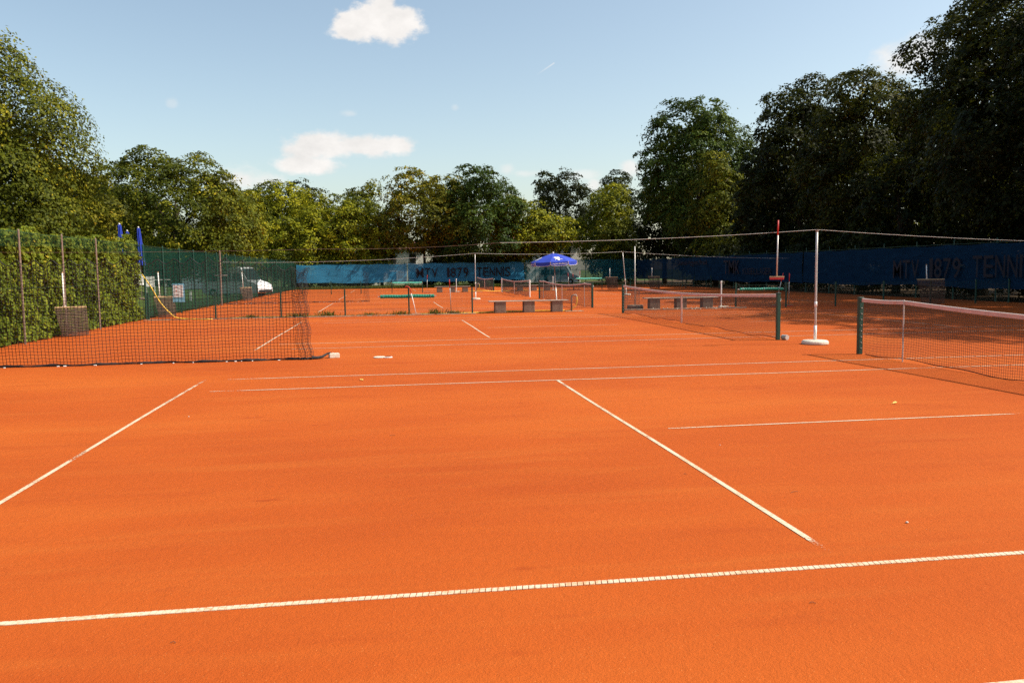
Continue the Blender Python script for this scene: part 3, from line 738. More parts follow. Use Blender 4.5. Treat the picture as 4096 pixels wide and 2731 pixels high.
# ------------------------------------------------------------------ hanging drag mats
def drag_mat(loc, rz, label, h=.82, wd=.80, handle=.95, lean=.12):
    rt = tag(empty('drag_mat', tuple(loc), rz), label, 'drag mat', 'court drag mats hung up by their bars')
    b = MB(); b.bbox((0, 0, h), (wd, .06, .045), .006); b.build('bar', M['wood'], rt)
    b = MB(); nrow = 17
    for k in range(nrow):
        f_ = k/(nrow-1); z = h-.06-f_*(h-.10); bow = .10*math.sin(f_*2.4); wk = wd*(1.0-.10*f_)
        b.tube([(-wk/2+.10*f_, -.02-bow, z), (-.1+.07*f_, -.05-bow, z-.008), (wk/2+.06*f_, -.02-bow, z+.004)], .017, 6)
    mo = b.build('mat', M['mat'], rt); mo['kind'] = 'stuff'
    b = MB()
    for x in (-.36, -.12, .12, .36):
        b.tube([(x*wd+.08*f_, -.03-.10*math.sin(f_*2.4), h-.02-f_*(h-.08)) for f_ in np.linspace(0, 1, 9)], .006, 5)
    b.build('mat_cords', M['mat'], rt)
    b = MB(); b.tube([(-.16, 0, h+.02), (-.155, lean*.5, h+handle*.5), (-.15, lean, h+handle)], .022, 8); hb = b.build('handle', M['white_paint'], rt, True)
    b = MB(); b.tube([(-.15, lean, h+handle-.12), (-.149, lean*1.05, h+handle+.05)], .024, 8); b.build('handle_tip', M['wood'], hb)
    b = MB(); b.tube([(-.16, 0, h+.09), (-.20, 0, h+.02)], .012, 6); b.tube([(-.16, 0, h+.09), (-.11, 0, h+.02)], .012, 6); b.build('brace', M['steel'], rt)
    return rt
a = gnd(258, 1348); drag_mat((-17.72, a[1]+.15, 0), R(24), 'brown drag mat with a white handle against the ivy fence')
a = gnd(670, 1265); drag_mat((-17.72, 26.6, 0), R(30), 'brown drag mat beside the blue and white score sign')
drag_mat((-17.75, 46.5, 0), R(35), 'far brown drag mat against the green fence in front of the van')
drag_mat((14.1, FY-.05, 0.02), R(-18), 'dark drag mat hung on the right low fence in front of the windscreen numbers', h=1.05, wd=1.1, handle=.6)
drag_mat((9.4, FY2+.2, 0.02), R(-12), 'dark drag mat on the far right low fence below the company names', h=1.0, wd=1.0, handle=.7)
drag_mat((13.0, FY2+.2, 0.02), R(-12), 'dark drag mat farther right below the bearing company lettering', h=1.0, wd=1.0, handle=.7)

# ------------------------------------------------------------------ score sign on the low fence
o = tag(empty('score_sign', tuple(at_y(692, 1209, FY-.09))), 'blue and white sign with six red numbers behind the divider net', 'sign')
SW = (at_y(742, 1209, FY-.09)-at_y(692, 1209, FY-.09))[0]; SHT = .69
b = MB(); b.bbox((SW/2, 0, SHT/2), (SW, .018, SHT), .004); b.build('board', M['sign_blue'], o)
b = MB(); b.box((SW*.47, -.0125, SHT*.60), (SW*.78, .005, SHT*.66)); b.build('white_field', M['sign_white'], o)
for i, rw in enumerate(('13', '12', '32')):
    for j, ch in enumerate(rw):
        lt = lettering(ch, .075, .035 if ch == '1' else .055, M['red_print'], 'digit', o, bold=.0); lt.location = (SW*(.28+.36*j), -.0175, SHT*(.82-.215*i)-.035)
b = MB()
for x in (.1, SW-.1): b.tube([(x, .0, SHT-.33), (x, .06, SHT-.33)], .012, 6)
b.build('bracket', M['steel'], o)
# ------------------------------------------------------------------ white lid let into the clay
a = gnd(1533, 1430); o = tag(empty('ground_socket', tuple(a)), 'white round lid with a dark gap let into the clay', 'lid')
b = MB(); b.lathe([(.12, 0), (.125, .012), (.11, .02)], (-.07, .02, 0), 20); b.build('lid', M['concrete_light'], o)
b = MB(); b.lathe([(.09, .0), (.095, .014), (.08, .018)], (.09, -.02, .0), 18); b.build('ring', M['white_paint'], o)
b = MB(); b.lathe([(.06, .0), (.062, .021), (.05, .0215)], (.09, -.02, .0), 16); b.build('socket', M['rubber'], o)

# ------------------------------------------------------------------ open parasol
px0 = at_y(2222, 1062, 25.45); PX, PY = float(px0[0]), 25.45
pr = tag(empty('parasol', (PX, PY, 0)), 'open blue parasol with white edging and emblem over the middle bench', 'parasol')
pr.rotation_euler = (R(1.0), R(-2.0), 0)
RC, ZE, ZT = .955, 2.03, 2.36
to_cam = math.atan2(CAM[1]-PY, CAM[0]-PX); a0 = to_cam + R(14.4)
b = MB(); b.tube([(.05, 0, .04), (.03, 0, 1.0), (0, 0, 2.36)], .019, 10); b.build('pole', M['steel'], pr, True)
b = MB(); b.tube([(.05, 0, .04), (.035, 0, .95)], .024, 10); b.build('lower_pole', M['white_paint'], pr, True)
b = MB(); b.lathe([(.20, 0), (.21, .03), (.21, .08), (.18, .1), (.04, .11)], (.05, 0, 0), 20); b.build('foot', M['concrete'], pr)
b = MB(); b.lathe([(.03, 2.35), (.03, 2.40), (.018, 2.42)], (-.02, 0, 0), 10); b.build('finial', M['white_paint'], pr)
def rim(k): an = a0+R(22.5)+R(45)*k; return Vector((RC*math.cos(an), RC*math.sin(an), ZE))
def ribp(k, f_):   # point on rib k, gently arched
    e = rim(k); return Vector((e.x*f_, e.y*f_, ZT-(ZT-ZE)*(f_**1.35)))
for k in range(8):
    b = MB(); rows = 7; V = []
    for i in range(rows):
        f_ = (i+.35)/(rows-.65)
        A, B = ribp(k-1, f_), ribp(k, f_)
        for j in range(5):
            s_ = j/4; q = A.lerp(B, s_); q.z -= .018*math.sin(math.pi*s_)*f_; V.append(q)
    b.add(V, [(i*5+j, i*5+j+1, i*5+j+6, i*5+j+5) for i in range(rows-1) for j in range(4)])
    b.build('canopy_panel', M['parasol_blue'], pr, True)
    A, B = rim(k-1), rim(k); dn = Vector((0, 0, -1)); mid = (A+B)/2; outw = Vector((mid.x, mid.y, 0)).normalized()
    b = MB(); b2 = MB(); cols = 9; V = []; edge = []
    for j in range(cols):
        s_ = .015+.97*j/(cols-1); q = A.lerp(B, s_); q.z -= .016*math.sin(math.pi*s_)
        lo = q+dn*(.155-.05*(abs(2*s_-1)**9))+outw*(.012*math.sin(s_*9+k)); V += [q+outw*.004, lo]; edge.append(lo)
    b.add(V, [(2*j, 2*j+2, 2*j+3, 2*j+1) for j in range(cols-1)]); va = b.build('valance', M['parasol_blue'], pr, True)
    b2.tube([V[0]]+edge+[V[-2]], .006, 5); b2.build('white_edging', M['logo_white'], va)
    b = MB(); b.tube([ribp(k, f_)+Vector((0, 0, -.012)) for f_ in np.linspace(.05, 1, 6)], .006, 5); rb = b.build('rib', M['steel'], pr)
    b = MB(); e = ribp(k, .55); b.tube([Vector((0, 0, 1.98)), e+Vector((0, 0, -.014))], .005, 5); b.build('strut', M['steel'], rb)
    if k in (0, 2, 6):      # printed panels: emblem on the canopy, brewery name on the flap
        xd = (A-B).normalized() if (A-B).cross(Vector((0, 0, 1))).dot(outw) > 0 else (B-A).normalized()
        st = A if xd.dot(B-A) > 0 else B
        Mx = Matrix((xd, -outw*-1*-1, Vector((0, 0, 1)))).transposed()
        lt = lettering('Augustiner Bräu München', .052, .60, M['logo_white'], 'lettering', va, bold=.008)
        lt['kind'] = 'stuff'; lt.matrix_local = Matrix.Translation(st+xd*.075+outw*.022+dn*.105) @ Matrix((xd, -outw, Vector((0, 0, 1)))).transposed().to_4x4()
        c_in = (ribp(k-1, .42)+ribp(k, .42))/2; c_out = (ribp(k-1, .95)+ribp(k, .95))/2
        upd = (c_in-c_out).normalized(); nrm = xd.cross(upd).normalized(); nrm = nrm if nrm.z > 0 else -nrm
        T = Matrix.Translation(c_out+upd*.06+nrm*.012) @ Matrix((xd, upd, nrm)).transposed().to_4x4()
        b = MB()
        out_ = [(-.02, 0), (.05, -.01), (.055, .07), (.045, .12), (.085, .17), (.10, .25), (.075, .30), (.03, .325), (-.02, .30), (-.07, .325), (-.13, .31), (-.145, .26), (-.10, .22), (-.09, .16), (-.045, .11), (-.03, .05)]
        n_ = len(out_); cpt = (-.02, .17)
        b.add([T @ Vector((x, y, 0)) for x, y in out_]+[T @ Vector((*cpt, .0))], [(i, (i+1) % n_, n_) for i in range(n_)]); em = b.build('emblem', M['logo_white'], pr)
        for tx, x_, w_ in (('J.', -.145, .075), ('W.', .075, .12)):
            lt = lettering(tx, .07, w_, M['logo_white'], 'initial', em, bold=.01)
            lt.matrix_local = T @ Matrix.Translation((x_, .055, .002)) @ Matrix.Rotation(R(-90), 4, 'X')

# ------------------------------------------------------------------ tall fences with windscreens
def fence_post(h=2.86, rad=.030, z0=0.0):
    b = MB(); b.lathe([(rad, z0), (rad, h), (rad*.4, h+.03)], (0, 0, 0), 8); return b
def screen(name, p, q, z0, z1, mat, parent, off0=0.0, nseg=None, wav=.045, seed=0.0, sagt=.06):
    """cloth between p and q (xy); the lower edge is blown out by off0 along the left normal"""
    p = Vector((*p, 0)); q = Vector((*q, 0)); L = (q-p).length; t_ = (q-p)/L; n_ = Vector((-t_.y, t_.x, 0)); K = nseg or max(8, int(L/.5)); J = 7
    V = []
    for i in range(K+1):
        s_ = L*i/K
        for j in range(J):
            f_ = j/(J-1); zt = z1-sagt*abs(math.sin(math.pi*s_/2.8)); zb = z0+.05*math.sin(s_*.55+seed)+.02*math.sin(s_*2.1+seed)
            z = zb+(zt-zb)*f_
            d = off0*(1-f_)**1.2+wav*math.sin(s_*1.9+seed+f_*2.2)*(1-f_*.6)+wav*.6*math.sin(s_*4.3+f_*4+seed)*(1-f_*.6)
            V.append(p+t_*s_+n_*d+Vector((0, 0, z)))
    b = MB(); b.add(V, [(i*J+j, (i+1)*J+j, (i+1)*J+j+1, i*J+j+1) for i in range(K) for j in range(J-1)])
    return b.build(name, M[mat], parent, True)
GLY = {'I': .24, '1': .46, 'M': 1.2, 'V': 1.05}
def place_letters(text, p0, height, width, xdir, mat, parent, out, tilt=0.0):
    ws = [GLY.get(ch, 1.0) for ch in text]; u_ = width/(sum(ws)+.20*(len(text)-1)); x = 0.0; xd = Vector(xdir).normalized(); od = Vector(out).normalized()
    for ch, k in zip(text, ws):
        lt = lettering(ch, height, u_*k, M[mat], 'letter', parent, 0.006)
        lt.matrix_local = Matrix.Translation(Vector(p0)+xd*x) @ Matrix((xd, -od, Vector((0, 0, 1)))).transposed().to_4x4() @ Matrix.Rotation(tilt, 4, 'X')
        x += u_*(k+.20)
def place_text(text, p0, height, width, xdir, mat, parent, out, bold=.03):
    lt = lettering(text, height, width, M[mat], 'lettering', parent, bold)
    xd = Vector(xdir).normalized(); od = Vector(out).normalized()
    lt['kind'] = 'stuff'; lt.matrix_local = Matrix.Translation(Vector(p0)) @ Matrix((xd, -od, Vector((0, 0, 1)))).transposed().to_4x4()
    return lt

# left: ivy part, then green mesh part
PST = 2.80; Y0 = 14.07
fl = tag(empty('ivy_fence', (-18.05, 2.8, 0)), 'rusty post fence grown over with ivy at the left edge', 'fence')
for k in range(-4, 3):
    o = fence_post(2.84, .027).build('post', M['rust_steel'], fl); o.location = (.10, Y0+k*PST-2.8, 0)
b = MB(); b.tube([(.06, 0, 2.80), (.06, 22.2, 2.80)], .007, 5); b.tube([(.06, 0, 1.4), (.06, 22.2, 1.4)], .005, 5); b.build('tension_wire', M['wire_green'], fl)
o = screen('green_mesh', (-18.05+.10+18.05, 0), (.10, 22.2), 2.45, 2.86, 'screen_green_thin', fl, 0, wav=.01)
fg = tag(empty('green_fence', (-18.05, 25.0, 0)), 'tall green mesh fence in front of the lawn and van', 'fence')
ypg = [25.25+k*PST for k in range(20) if 25.25+k*PST < 79.8]
for y in ypg:
    o = fence_post(2.84, .032).build('post', M['post_green'], fg); o.location = (0, y-25, 0)
for a_, c_ in zip(ypg[:-1], ypg[1:]):
    screen('mesh_panel', (-.035, a_-25), (-.035, c_-25), .05 if a_ < 45 else .03, 2.80, 'screen_green', fg, 0, wav=.008, nseg=4, sagt=.01)
b = MB(); b.tube([(0, .2, 2.80), (0, ypg[-1]-25, 2.80)], .008, 5); b.tube([(0, .2, .1), (0, ypg[-1]-25, .1)], .006, 5); b.build('tension_wire', M['wire_green'], fg)
a = gnd(893, 1222)
b = MB(); b.lathe([(.042, 0), (.042, 2.9), (.02, 2.95)], (0, 0, 0), 10)
rp = tag(empty('rusty_pole', (-17.72, 38.4, 0)), 'rusty steel pole in front of the green fence by the van', 'pole')
b.build('pole', M['rust_steel'], rp); b = MB(); b.tube([(-.35, .05, 1.62), (.35, -.05, 1.62)], .018, 6); b.build('cross_rod', M['steel'], rp)

# back: three screens
fb = tag(empty('back_windscreen_fence', (-18.05, 80.0, 0)), 'blue windscreen fence at the far end with club lettering', 'fence')
for k in range(14):
    o = fence_post(2.70 if k < 10 else 3.0, .035).build('post', M['post_green'], fb); o.location = (k*2.77, .06, 0)
b = MB(); b.tube([(0, .03, 2.58), (36, .03, 2.62)], .012, 6); b.tube([(23.7, .02, 1.62), (36, .02, 1.62)], .014, 6); b.build('rail', M['post_green'], fb)
x1_, x2_ = 11.35, 23.75
OFB = -.42
screen('screen_panel', (.05, 0), (x1_-.06, 0), .62, 2.52, 'screen_blue', fb, OFB, seed=1)
spn = screen('screen_panel', (x1_+.06, 0), (x2_-.05, 0), .64, 2.56, 'screen_blue', fb, OFB, seed=2.2)
screen('screen_panel', (x2_+.05, 0), (36.0, 0), .60, 2.78, 'screen_teal', fb, OFB*.6, seed=4)
tx0 = at_y(1666, 1106, 79.7); tx1 = at_y(2040, 1106, 79.7)
for txt, a_, c_ in (('MTV', 1666, 1752), ('1879', 1789, 1875), ('TENNIS', 1907, 2042)):
    q0 = at_y(a_, 1104, 79.66); q1 = at_y(c_, 1104, 79.66)
    place_letters(txt, (q0[0]+18.05, -.42, 1.08), 1.0, float(q1[0]-q0[0]), (1, 0, 0), 'print_dark', spn, (0, -1, 0), R(-11.5))

# right: blue screens, the trees' shade darkened into their colour
fr = tag(empty('right_windscreen_fence', (18.05, -6.0, 0)), 'blue windscreen fence darkened as by shade along the right side under the trees', 'fence')
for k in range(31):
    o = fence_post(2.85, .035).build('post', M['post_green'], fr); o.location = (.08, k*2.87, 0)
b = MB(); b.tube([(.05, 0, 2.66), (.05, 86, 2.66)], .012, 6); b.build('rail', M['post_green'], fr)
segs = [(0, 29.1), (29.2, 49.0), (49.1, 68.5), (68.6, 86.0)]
pans = [screen('screen_panel', (0, a_), (0, c_), .62, 2.64, 'screen_blue_shaded', fr, -.0, seed=3*i, wav=.03) for i, (a_, c_) in enumerate(segs)]
def side_text(txt, pxa, pxb, pyb, pyt, panel, bold=.05, X=17.90):
    q0 = at_x(pxa, pyb, X); q1 = at_x(pxb, pyb, X); q2 = at_x(pxa, pyt, X)
    ya, yb = float(q0[1])+6, float(q1[1])+6
    if txt.isupper() or txt.isdigit():
        return place_letters(txt, (X-18.05, ya, float(q0[2])), float(q2[2]-q0[2]), abs(ya-yb), (0, -1, 0), 'print_dark', panel, (-1, 0, 0))
    return place_text(txt, (X-18.05, ya, float(q0[2])), float(q2[2]-q0[2]), abs(ya-yb), (0, -1, 0), 'print_dark', panel, (-1, 0, 0), bold)
pn = pans[1]
side_text('MTV', 3571, 3674, 1112, 1040, pans[1], .012); side_text('1879', 3716, 3840, 1110, 1033, pans[0], .012); side_text('TENNIS', 3888, 4140, 1108, 1022, pans[0], .012)
side_text('TMK', 2894, 2957, 1096, 1041, pans[2], .012); side_text('KUGELLAGER', 2970, 3084, 1097, 1072, pans[2], .012)
side_text('Gebäude Hygiene Noack', 2710, 2828, 1060, 1041, pans[3], .004); 

# ------------------------------------------------------------------ leaves and trees
def leaf_quads(C, N, size, rg, aspect=.62):
    n = len(C)
    N = N/(np.linalg.norm(N, axis=1)[:, None]+1e-9)
    a_ = rg.normal(size=(n, 3)); t_ = a_-N*(a_*N).sum(1)[:, None]; t_ /= np.linalg.norm(t_, axis=1)[:, None]+1e-9
    b_ = np.cross(N, t_); L = (size*rg.uniform(.65, 1.3, n))[:, None]; W_ = L*aspect
    return np.stack([C-t_*L*.5, C+b_*W_*.5-t_*L*.05+N*L*.06, C+t_*L*.5, C-b_*W_*.5-t_*L*.05+N*L*.06], 1)
def crown_mesh(name, rg, lobes, leaf, density, mat, droop=0.0, clump_r=.55, fill=1.0, spray=0.0, loc=(0, 0, 0)):
    """lobes: (x, y, z, rx, ry, rz); leaf clumps over each lobe's surface, some clumps reaching out of it"""
    Cc = []; Cn = []; tin = []; LB = np.array(lobes, float)
    for i, (x, y, z, rx, ry, rz) in enumerate(lobes):
        area = 4*math.pi*((rx*ry)**1.6/3+(rx*rz)**1.6/3+(ry*rz)**1.6/3)**(1/1.6)
        n = max(6, int(area*fill/(clump_r**2*1.9)))
        d = rg.normal(size=(n, 3)); d /= np.linalg.norm(d, axis=1)[:, None]
        rr = np.where(rg.random(n) < .16, rg.uniform(1.02, 1.28, n), rg.uniform(.74, 1.04, n))
        P = np.array([x, y, z])+d*rr[:, None]*np.array([rx, ry, rz])
        keep = np.ones(n, bool)
        for j, (x2, y2, z2, a2, b2, c2) in enumerate(lobes):
            if j == i: continue
            keep &= (((P-np.array([x2, y2, z2]))/np.array([a2, b2, c2]))**2).sum(1) > .52
        keep &= P[:, 2] > .35
        nn = d/np.array([rx, ry, rz]); nn /= np.linalg.norm(nn, axis=1)[:, None]
        Cc.append(P[keep]); Cn.append(nn[keep]); tin.append(np.full(keep.sum(), rg.normal(0, .10)))
    Cc = np.concatenate(Cc); Cn = np.concatenate(Cn); tin = np.concatenate(tin)
    m_ = len(Cc); k = int(density*1.15)
    cr = clump_r*rg.uniform(.6, 1.3, m_)*1.02
    off = rg.normal(size=(m_, k, 3))*.5
    up = np.array([0, 0, 1.0])
    # flatten every clump across its own axis (outward and up)
    ax = Cn*.7+up*.6; ax /= np.linalg.norm(ax, axis=1)[:, None]
    off -= ax[:, None, :]*(off*ax[:, None, :]).sum(2)[..., None]*.72
    if spray:
        h = Cn*np.array([1, 1, .2])-up*.35; h /= np.linalg.norm(h, axis=1)[:, None]
        off += h[:, None, :]*(rg.uniform(-.6, 1.5, (m_, k))*spray)[..., None]
    P = Cc[:, None, :]+off*cr[:, None, None]
    rad = np.linalg.norm(off, axis=2)
    P[..., 2] -= droop*rad**2*cr[:, None]
    N = ax[:, None, :]*1.0+off*.5+rg.normal(size=(m_, k, 3))*.42
    t_ = np.clip(.45+tin[:, None]+rg.normal(0, .13, (m_, 1))+rg.normal(0, .14, (m_, k)), 0, 1)
    P = P.reshape(-1, 3); N = N.reshape(-1, 3); t_ = t_.reshape(-1)
    wx, wy, wz = P[:, 0]+loc[0], P[:, 1]+loc[1], P[:, 2]+loc[2]
    kp = (P[:, 2] > .08) & ~((wz < 3.15) & (wx < 18.5) & (wx > -18.5) & (wy < 80.5))      # nothing grows through the fences
    P, N, t_ = P[kp], N[kp], t_[kp]
    return quads_mesh(name, leaf_quads(P, N, np.full(len(P), leaf), rg), mat, t_)
def make_lobes(rg, H, Rr, z0, n, size=(.30, .46)):
    """sub-crowns spread over a full, slightly top-heavy crown of height z0..H and radius Rr"""
    L = []; zc = z0+(H-z0)*.46; ph = rg.uniform(0, 6.28)
    for i in range(n):
        u_ = .90*(1-2*(i+.5)/n); an = i*2.399963+ph+rg.uniform(-.35, .35)
        hr = max(0, 1-abs(u_)**2.7)**.55
        s_ = rg.uniform(*size)*Rr*(.85+.3*hr)
        az = (H-zc) if u_ > 0 else (zc-z0)
        sz = min(s_*.85, az*.6)
        q = max(0, Rr*hr-s_*.9)*rg.uniform(.78, 1.12)
        L.append((q*math.cos(an), q*math.sin(an), zc+u_/.90*(az-sz*.95)+rg.uniform(-.3, .3), s_*1.08, s_*1.08, sz))
    L.append((0, 0, zc, Rr*.62, Rr*.62, (H-z0)*.40))
    return L
NAME_N = {}
def tree(loc, H, Rr, z0, kind, label, seed, n=15, leaf=.2, dens=34, clump=.6, trunk=.22, name='broadleaf_tree', fill=1.0, lobes=None, spray=0.0, droop=.15, size=(.30, .46), group=None, lean=(0, 0)):
    rg = np.random.default_rng(seed)
    rt = tag(empty(name, tuple(loc)), label, 'tree', group)
    lb = lobes or make_lobes(rg, H, Rr, z0, n, size=size)
    cm = crown_mesh('crown', rg, lb, leaf, dens, LEAF[kind], droop, clump, fill, spray, loc)
    link('crown', cm, rt)
    b = MB(); zt = z0+(H-z0)*.62
    b.tube([(0, 0, -.1), (.02, .03, z0*.5), (.06*lean[0], .05, z0+.3), (.1, -.08, (z0+zt)/2), (0, .05, zt)], [trunk*1.35, trunk, trunk*.85, trunk*.6, trunk*.2], 9)
    tk = b.build('trunk', M['bark'], rt, True)
    for i, (x, y, z, rx, ry, rz) in enumerate(lb[:-1]):
        if i % 2 and len(lb) > 12: continue
        s0 = max(z0*.8, min(zt, z-math.hypot(x, y)*.75)); md = Vector((x*.45, y*.45, s0+(z-s0)*.62))
        b = MB(); b.tube([(0.02, 0, s0), md, (x*.95, y*.95, z)], [trunk*.42, trunk*.27, trunk*.07], 6); b.build('limb', M['bark'], tk, True)
    return rt
def px_tree(px, pytop, y, halfw, kind, label, seed, z0=2.2, **kw):
    """tree standing at world y whose crown top and half width match photo pixels"""
    q = at_y(px, pytop, y); dep = float((q-CAM)@FWD)
    return tree((q[0], y, -.02), float(q[2]), 1.16*halfw/PF*dep, z0, kind, label, seed, **kw)
WID = 1.12
def px_tree_x(px, pytop, x, halfw, kind, label, seed, z0=2.2, **kw):
    q = at_x(px, pytop, x); dep = float((q-CAM)@FWD)
    return tree((x, q[1], -.02), float(q[2]), WID*halfw/PF*dep, z0, kind, label, seed, **kw)
GL, GB, GR = 'trees behind the left fence', 'trees behind the far windscreen', 'tall trees along the right fence'
# left
q = at_y(40, 130, 26.0)
lb = []
rgl = np.random.default_rng(31)
for (lx, ly, lz, s_) in ((-1.0, 0, 10.0, 2.3), (1.0, -.6, 9.3, 2.0), (2.6, 0, 7.9, 1.8), (3.2, .4, 6.4, 1.7), (-2.6, 0, 8.2, 2.6), (0, -1.6, 7.2, 2.3), (1.6, -1.7, 5.6, 2.0), (-2.2, -2, 5.2, 2.5),
                         (2.6, -.8, 4.3, 1.7), (.2, -2.2, 3.4, 2.0), (-3.2, -1.2, 3.2, 2.3), (1.9, -1.4, 2.6, 1.6), (2.9, .6, 2.5, 1.5), (0, 1.5, 5.5, 3.0), (-1.5, .2, 5.6, 3.6)):
    lb.append((lx, ly, lz, s_*1.05, s_, s_*.8))
tree((-25.1, 26.5, 0), 12.6, 5, 1.2, 'olive', 'big hornbeam with drooping sprays behind the ivy fence at the left edge', 32, leaf=.125, dens=78, clump=.55, lobes=lb, spray=.9, droop=.3, trunk=.3, fill=1.6, name='hornbeam_tree', group=GL)
px_tree(300, 690, 38, 150, 'autumn', 'yellowing tree between the hornbeam and the dark round tree', 41, z0=.8, leaf=.18, dens=40, clump=.55, group=GL)
px_tree(430, 700, 56, 110, 'olive', 'narrow tree rising behind the closed parasols', 42, z0=1.2, leaf=.2, dens=36, group=GL)
px_tree(690, 590, 55, 270, 'olive', 'dark round maple with a dome crown above the green fence', 43, z0=1.4, n=24, leaf=.2, dens=46, clump=.62, size=(.26, .40), group=GL, fill=1.1, name='maple_tree')
px_tree(930, 735, 63, 120, 'yellow', 'bright yellow green tree right of the dark round maple', 44, z0=1.0, leaf=.2, dens=40, group=GL)
px_tree(860, 850, 57, 90, 'yellow', 'low yellow bush tree above the van', 45, z0=1.6, leaf=.19, dens=38, n=9, group=GL)
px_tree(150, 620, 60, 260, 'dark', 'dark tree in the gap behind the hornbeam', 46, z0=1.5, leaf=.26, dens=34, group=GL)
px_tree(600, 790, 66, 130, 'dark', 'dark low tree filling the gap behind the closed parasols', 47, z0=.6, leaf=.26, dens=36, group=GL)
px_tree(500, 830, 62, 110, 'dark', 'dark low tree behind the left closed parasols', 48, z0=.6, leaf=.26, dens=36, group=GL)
# back row
BK = [  # px, top, y, halfw, kind, label, z0
 (1010, 745, 92, 150, 'olive', 'olive tree at the left end of the far row beside the yellow tree', 0.6),
 (1120, 700, 94, 140, 'yellow', 'rounded olive tree left of the feathery pale tree', 0.6),
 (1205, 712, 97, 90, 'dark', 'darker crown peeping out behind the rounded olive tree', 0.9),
 (1290, 735, 88, 125, 'yellow', 'feathery pale green tree with a thin twiggy top', 0.6),
 (1185, 830, 84.0, 130, 'yellow', 'yellow green lower tree in front of the far row at left', 0.6),
 (1395, 790, 84.5, 130, 'yellow', 'yellow green tree above the sunlit blue windscreen', 0.7),
 (1445, 708, 95, 110, 'olive', 'olive crown with a notched top behind the yellow green tree', 0.6),
 (1520, 830, 84, 62, 'yellow', 'slim yellowing tree left of the white house window', 2.2),
 (1690, 682, 83.5, 175, 'autumn', 'yellowing broad tree over the white house', 3.6),
 (1800, 740, 95, 105, 'autumn', 'rusty tinged crown between the yellowing tree and the green maple', 1.1),
 (1930, 645, 82.2, 185, 'green', 'tallest dark green maple above the club lettering', 1.1),
 (2060, 770, 82.0, 120, 'yellow', 'yellowing tree right of the tall green maple', 2.6),
 (2180, 850, 82, 105, 'yellow', 'low golden branches above the open parasol', 4.0),
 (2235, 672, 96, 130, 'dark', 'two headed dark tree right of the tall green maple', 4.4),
 (2430, 725, 88, 120, 'yellow', 'yellow topped tree left of the tall right hand trees', 0.9),
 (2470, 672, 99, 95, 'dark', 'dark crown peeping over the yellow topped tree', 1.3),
 (2450, 860, 84, 80, 'olive', 'dark low tree behind the teal windscreen', 1.7),
]
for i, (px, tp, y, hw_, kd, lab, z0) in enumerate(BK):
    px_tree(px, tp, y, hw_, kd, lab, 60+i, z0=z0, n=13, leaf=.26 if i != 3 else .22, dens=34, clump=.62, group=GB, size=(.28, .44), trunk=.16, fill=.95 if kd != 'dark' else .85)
# right row
px_tree_x(2790, 385, 22.4, 225, 'green', 'first tall tree of the right row with a broad rounded crown', 90, z0=4.0, n=22, leaf=.27, dens=44, clump=.75, size=(.26, .40), group=GR, trunk=.3)
px_tree_x(2870, 600, 21.2, 105, 'olive', 'yellowing smaller tree in front of the first tall right tree', 91, z0=2.0, leaf=.24, dens=40, n=13, group=GR)
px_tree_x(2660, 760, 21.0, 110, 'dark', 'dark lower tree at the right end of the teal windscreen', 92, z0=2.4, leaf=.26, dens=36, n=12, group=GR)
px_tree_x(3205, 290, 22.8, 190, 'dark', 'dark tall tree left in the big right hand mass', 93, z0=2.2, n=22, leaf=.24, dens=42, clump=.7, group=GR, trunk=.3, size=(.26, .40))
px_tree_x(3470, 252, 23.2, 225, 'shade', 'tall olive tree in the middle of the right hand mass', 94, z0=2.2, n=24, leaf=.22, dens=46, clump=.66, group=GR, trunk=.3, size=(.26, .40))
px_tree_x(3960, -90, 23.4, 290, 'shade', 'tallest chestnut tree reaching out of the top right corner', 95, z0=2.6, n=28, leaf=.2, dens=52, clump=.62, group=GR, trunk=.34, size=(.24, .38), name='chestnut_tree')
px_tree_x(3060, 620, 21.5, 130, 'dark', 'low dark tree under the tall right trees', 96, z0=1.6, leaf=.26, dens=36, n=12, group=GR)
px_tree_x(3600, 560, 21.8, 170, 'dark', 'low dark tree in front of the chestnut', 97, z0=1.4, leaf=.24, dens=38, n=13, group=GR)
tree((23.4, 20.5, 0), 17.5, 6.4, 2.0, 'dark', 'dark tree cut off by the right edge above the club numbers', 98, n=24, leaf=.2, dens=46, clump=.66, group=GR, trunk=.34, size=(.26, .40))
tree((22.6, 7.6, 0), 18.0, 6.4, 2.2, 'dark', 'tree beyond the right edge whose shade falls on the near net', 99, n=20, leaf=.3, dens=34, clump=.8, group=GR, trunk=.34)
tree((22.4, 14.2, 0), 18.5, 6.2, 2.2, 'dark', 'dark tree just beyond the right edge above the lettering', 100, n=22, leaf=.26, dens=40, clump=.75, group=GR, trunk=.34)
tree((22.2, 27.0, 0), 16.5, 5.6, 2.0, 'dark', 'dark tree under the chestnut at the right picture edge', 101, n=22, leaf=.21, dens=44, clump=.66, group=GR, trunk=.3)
# second row: closes the right hand mass
for i, (x, y, H_) in enumerate(((32, 20, 15), (33, 36, 16), (33, 52, 16), (32, 68, 17), (28, 84, 16))):
    tree((x, y, 0), H_, 6.5, 1.0, 'dark', ['hindmost dark tree at the right picture edge', 'hindmost dark tree behind the chestnut', 'hindmost dark tree behind the tall olive tree', 'hindmost dark tree behind the first tall right tree', 'hindmost dark tree at the far right corner'][i], 120+i, n=16, leaf=.4, dens=26, clump=.95, group=GR)

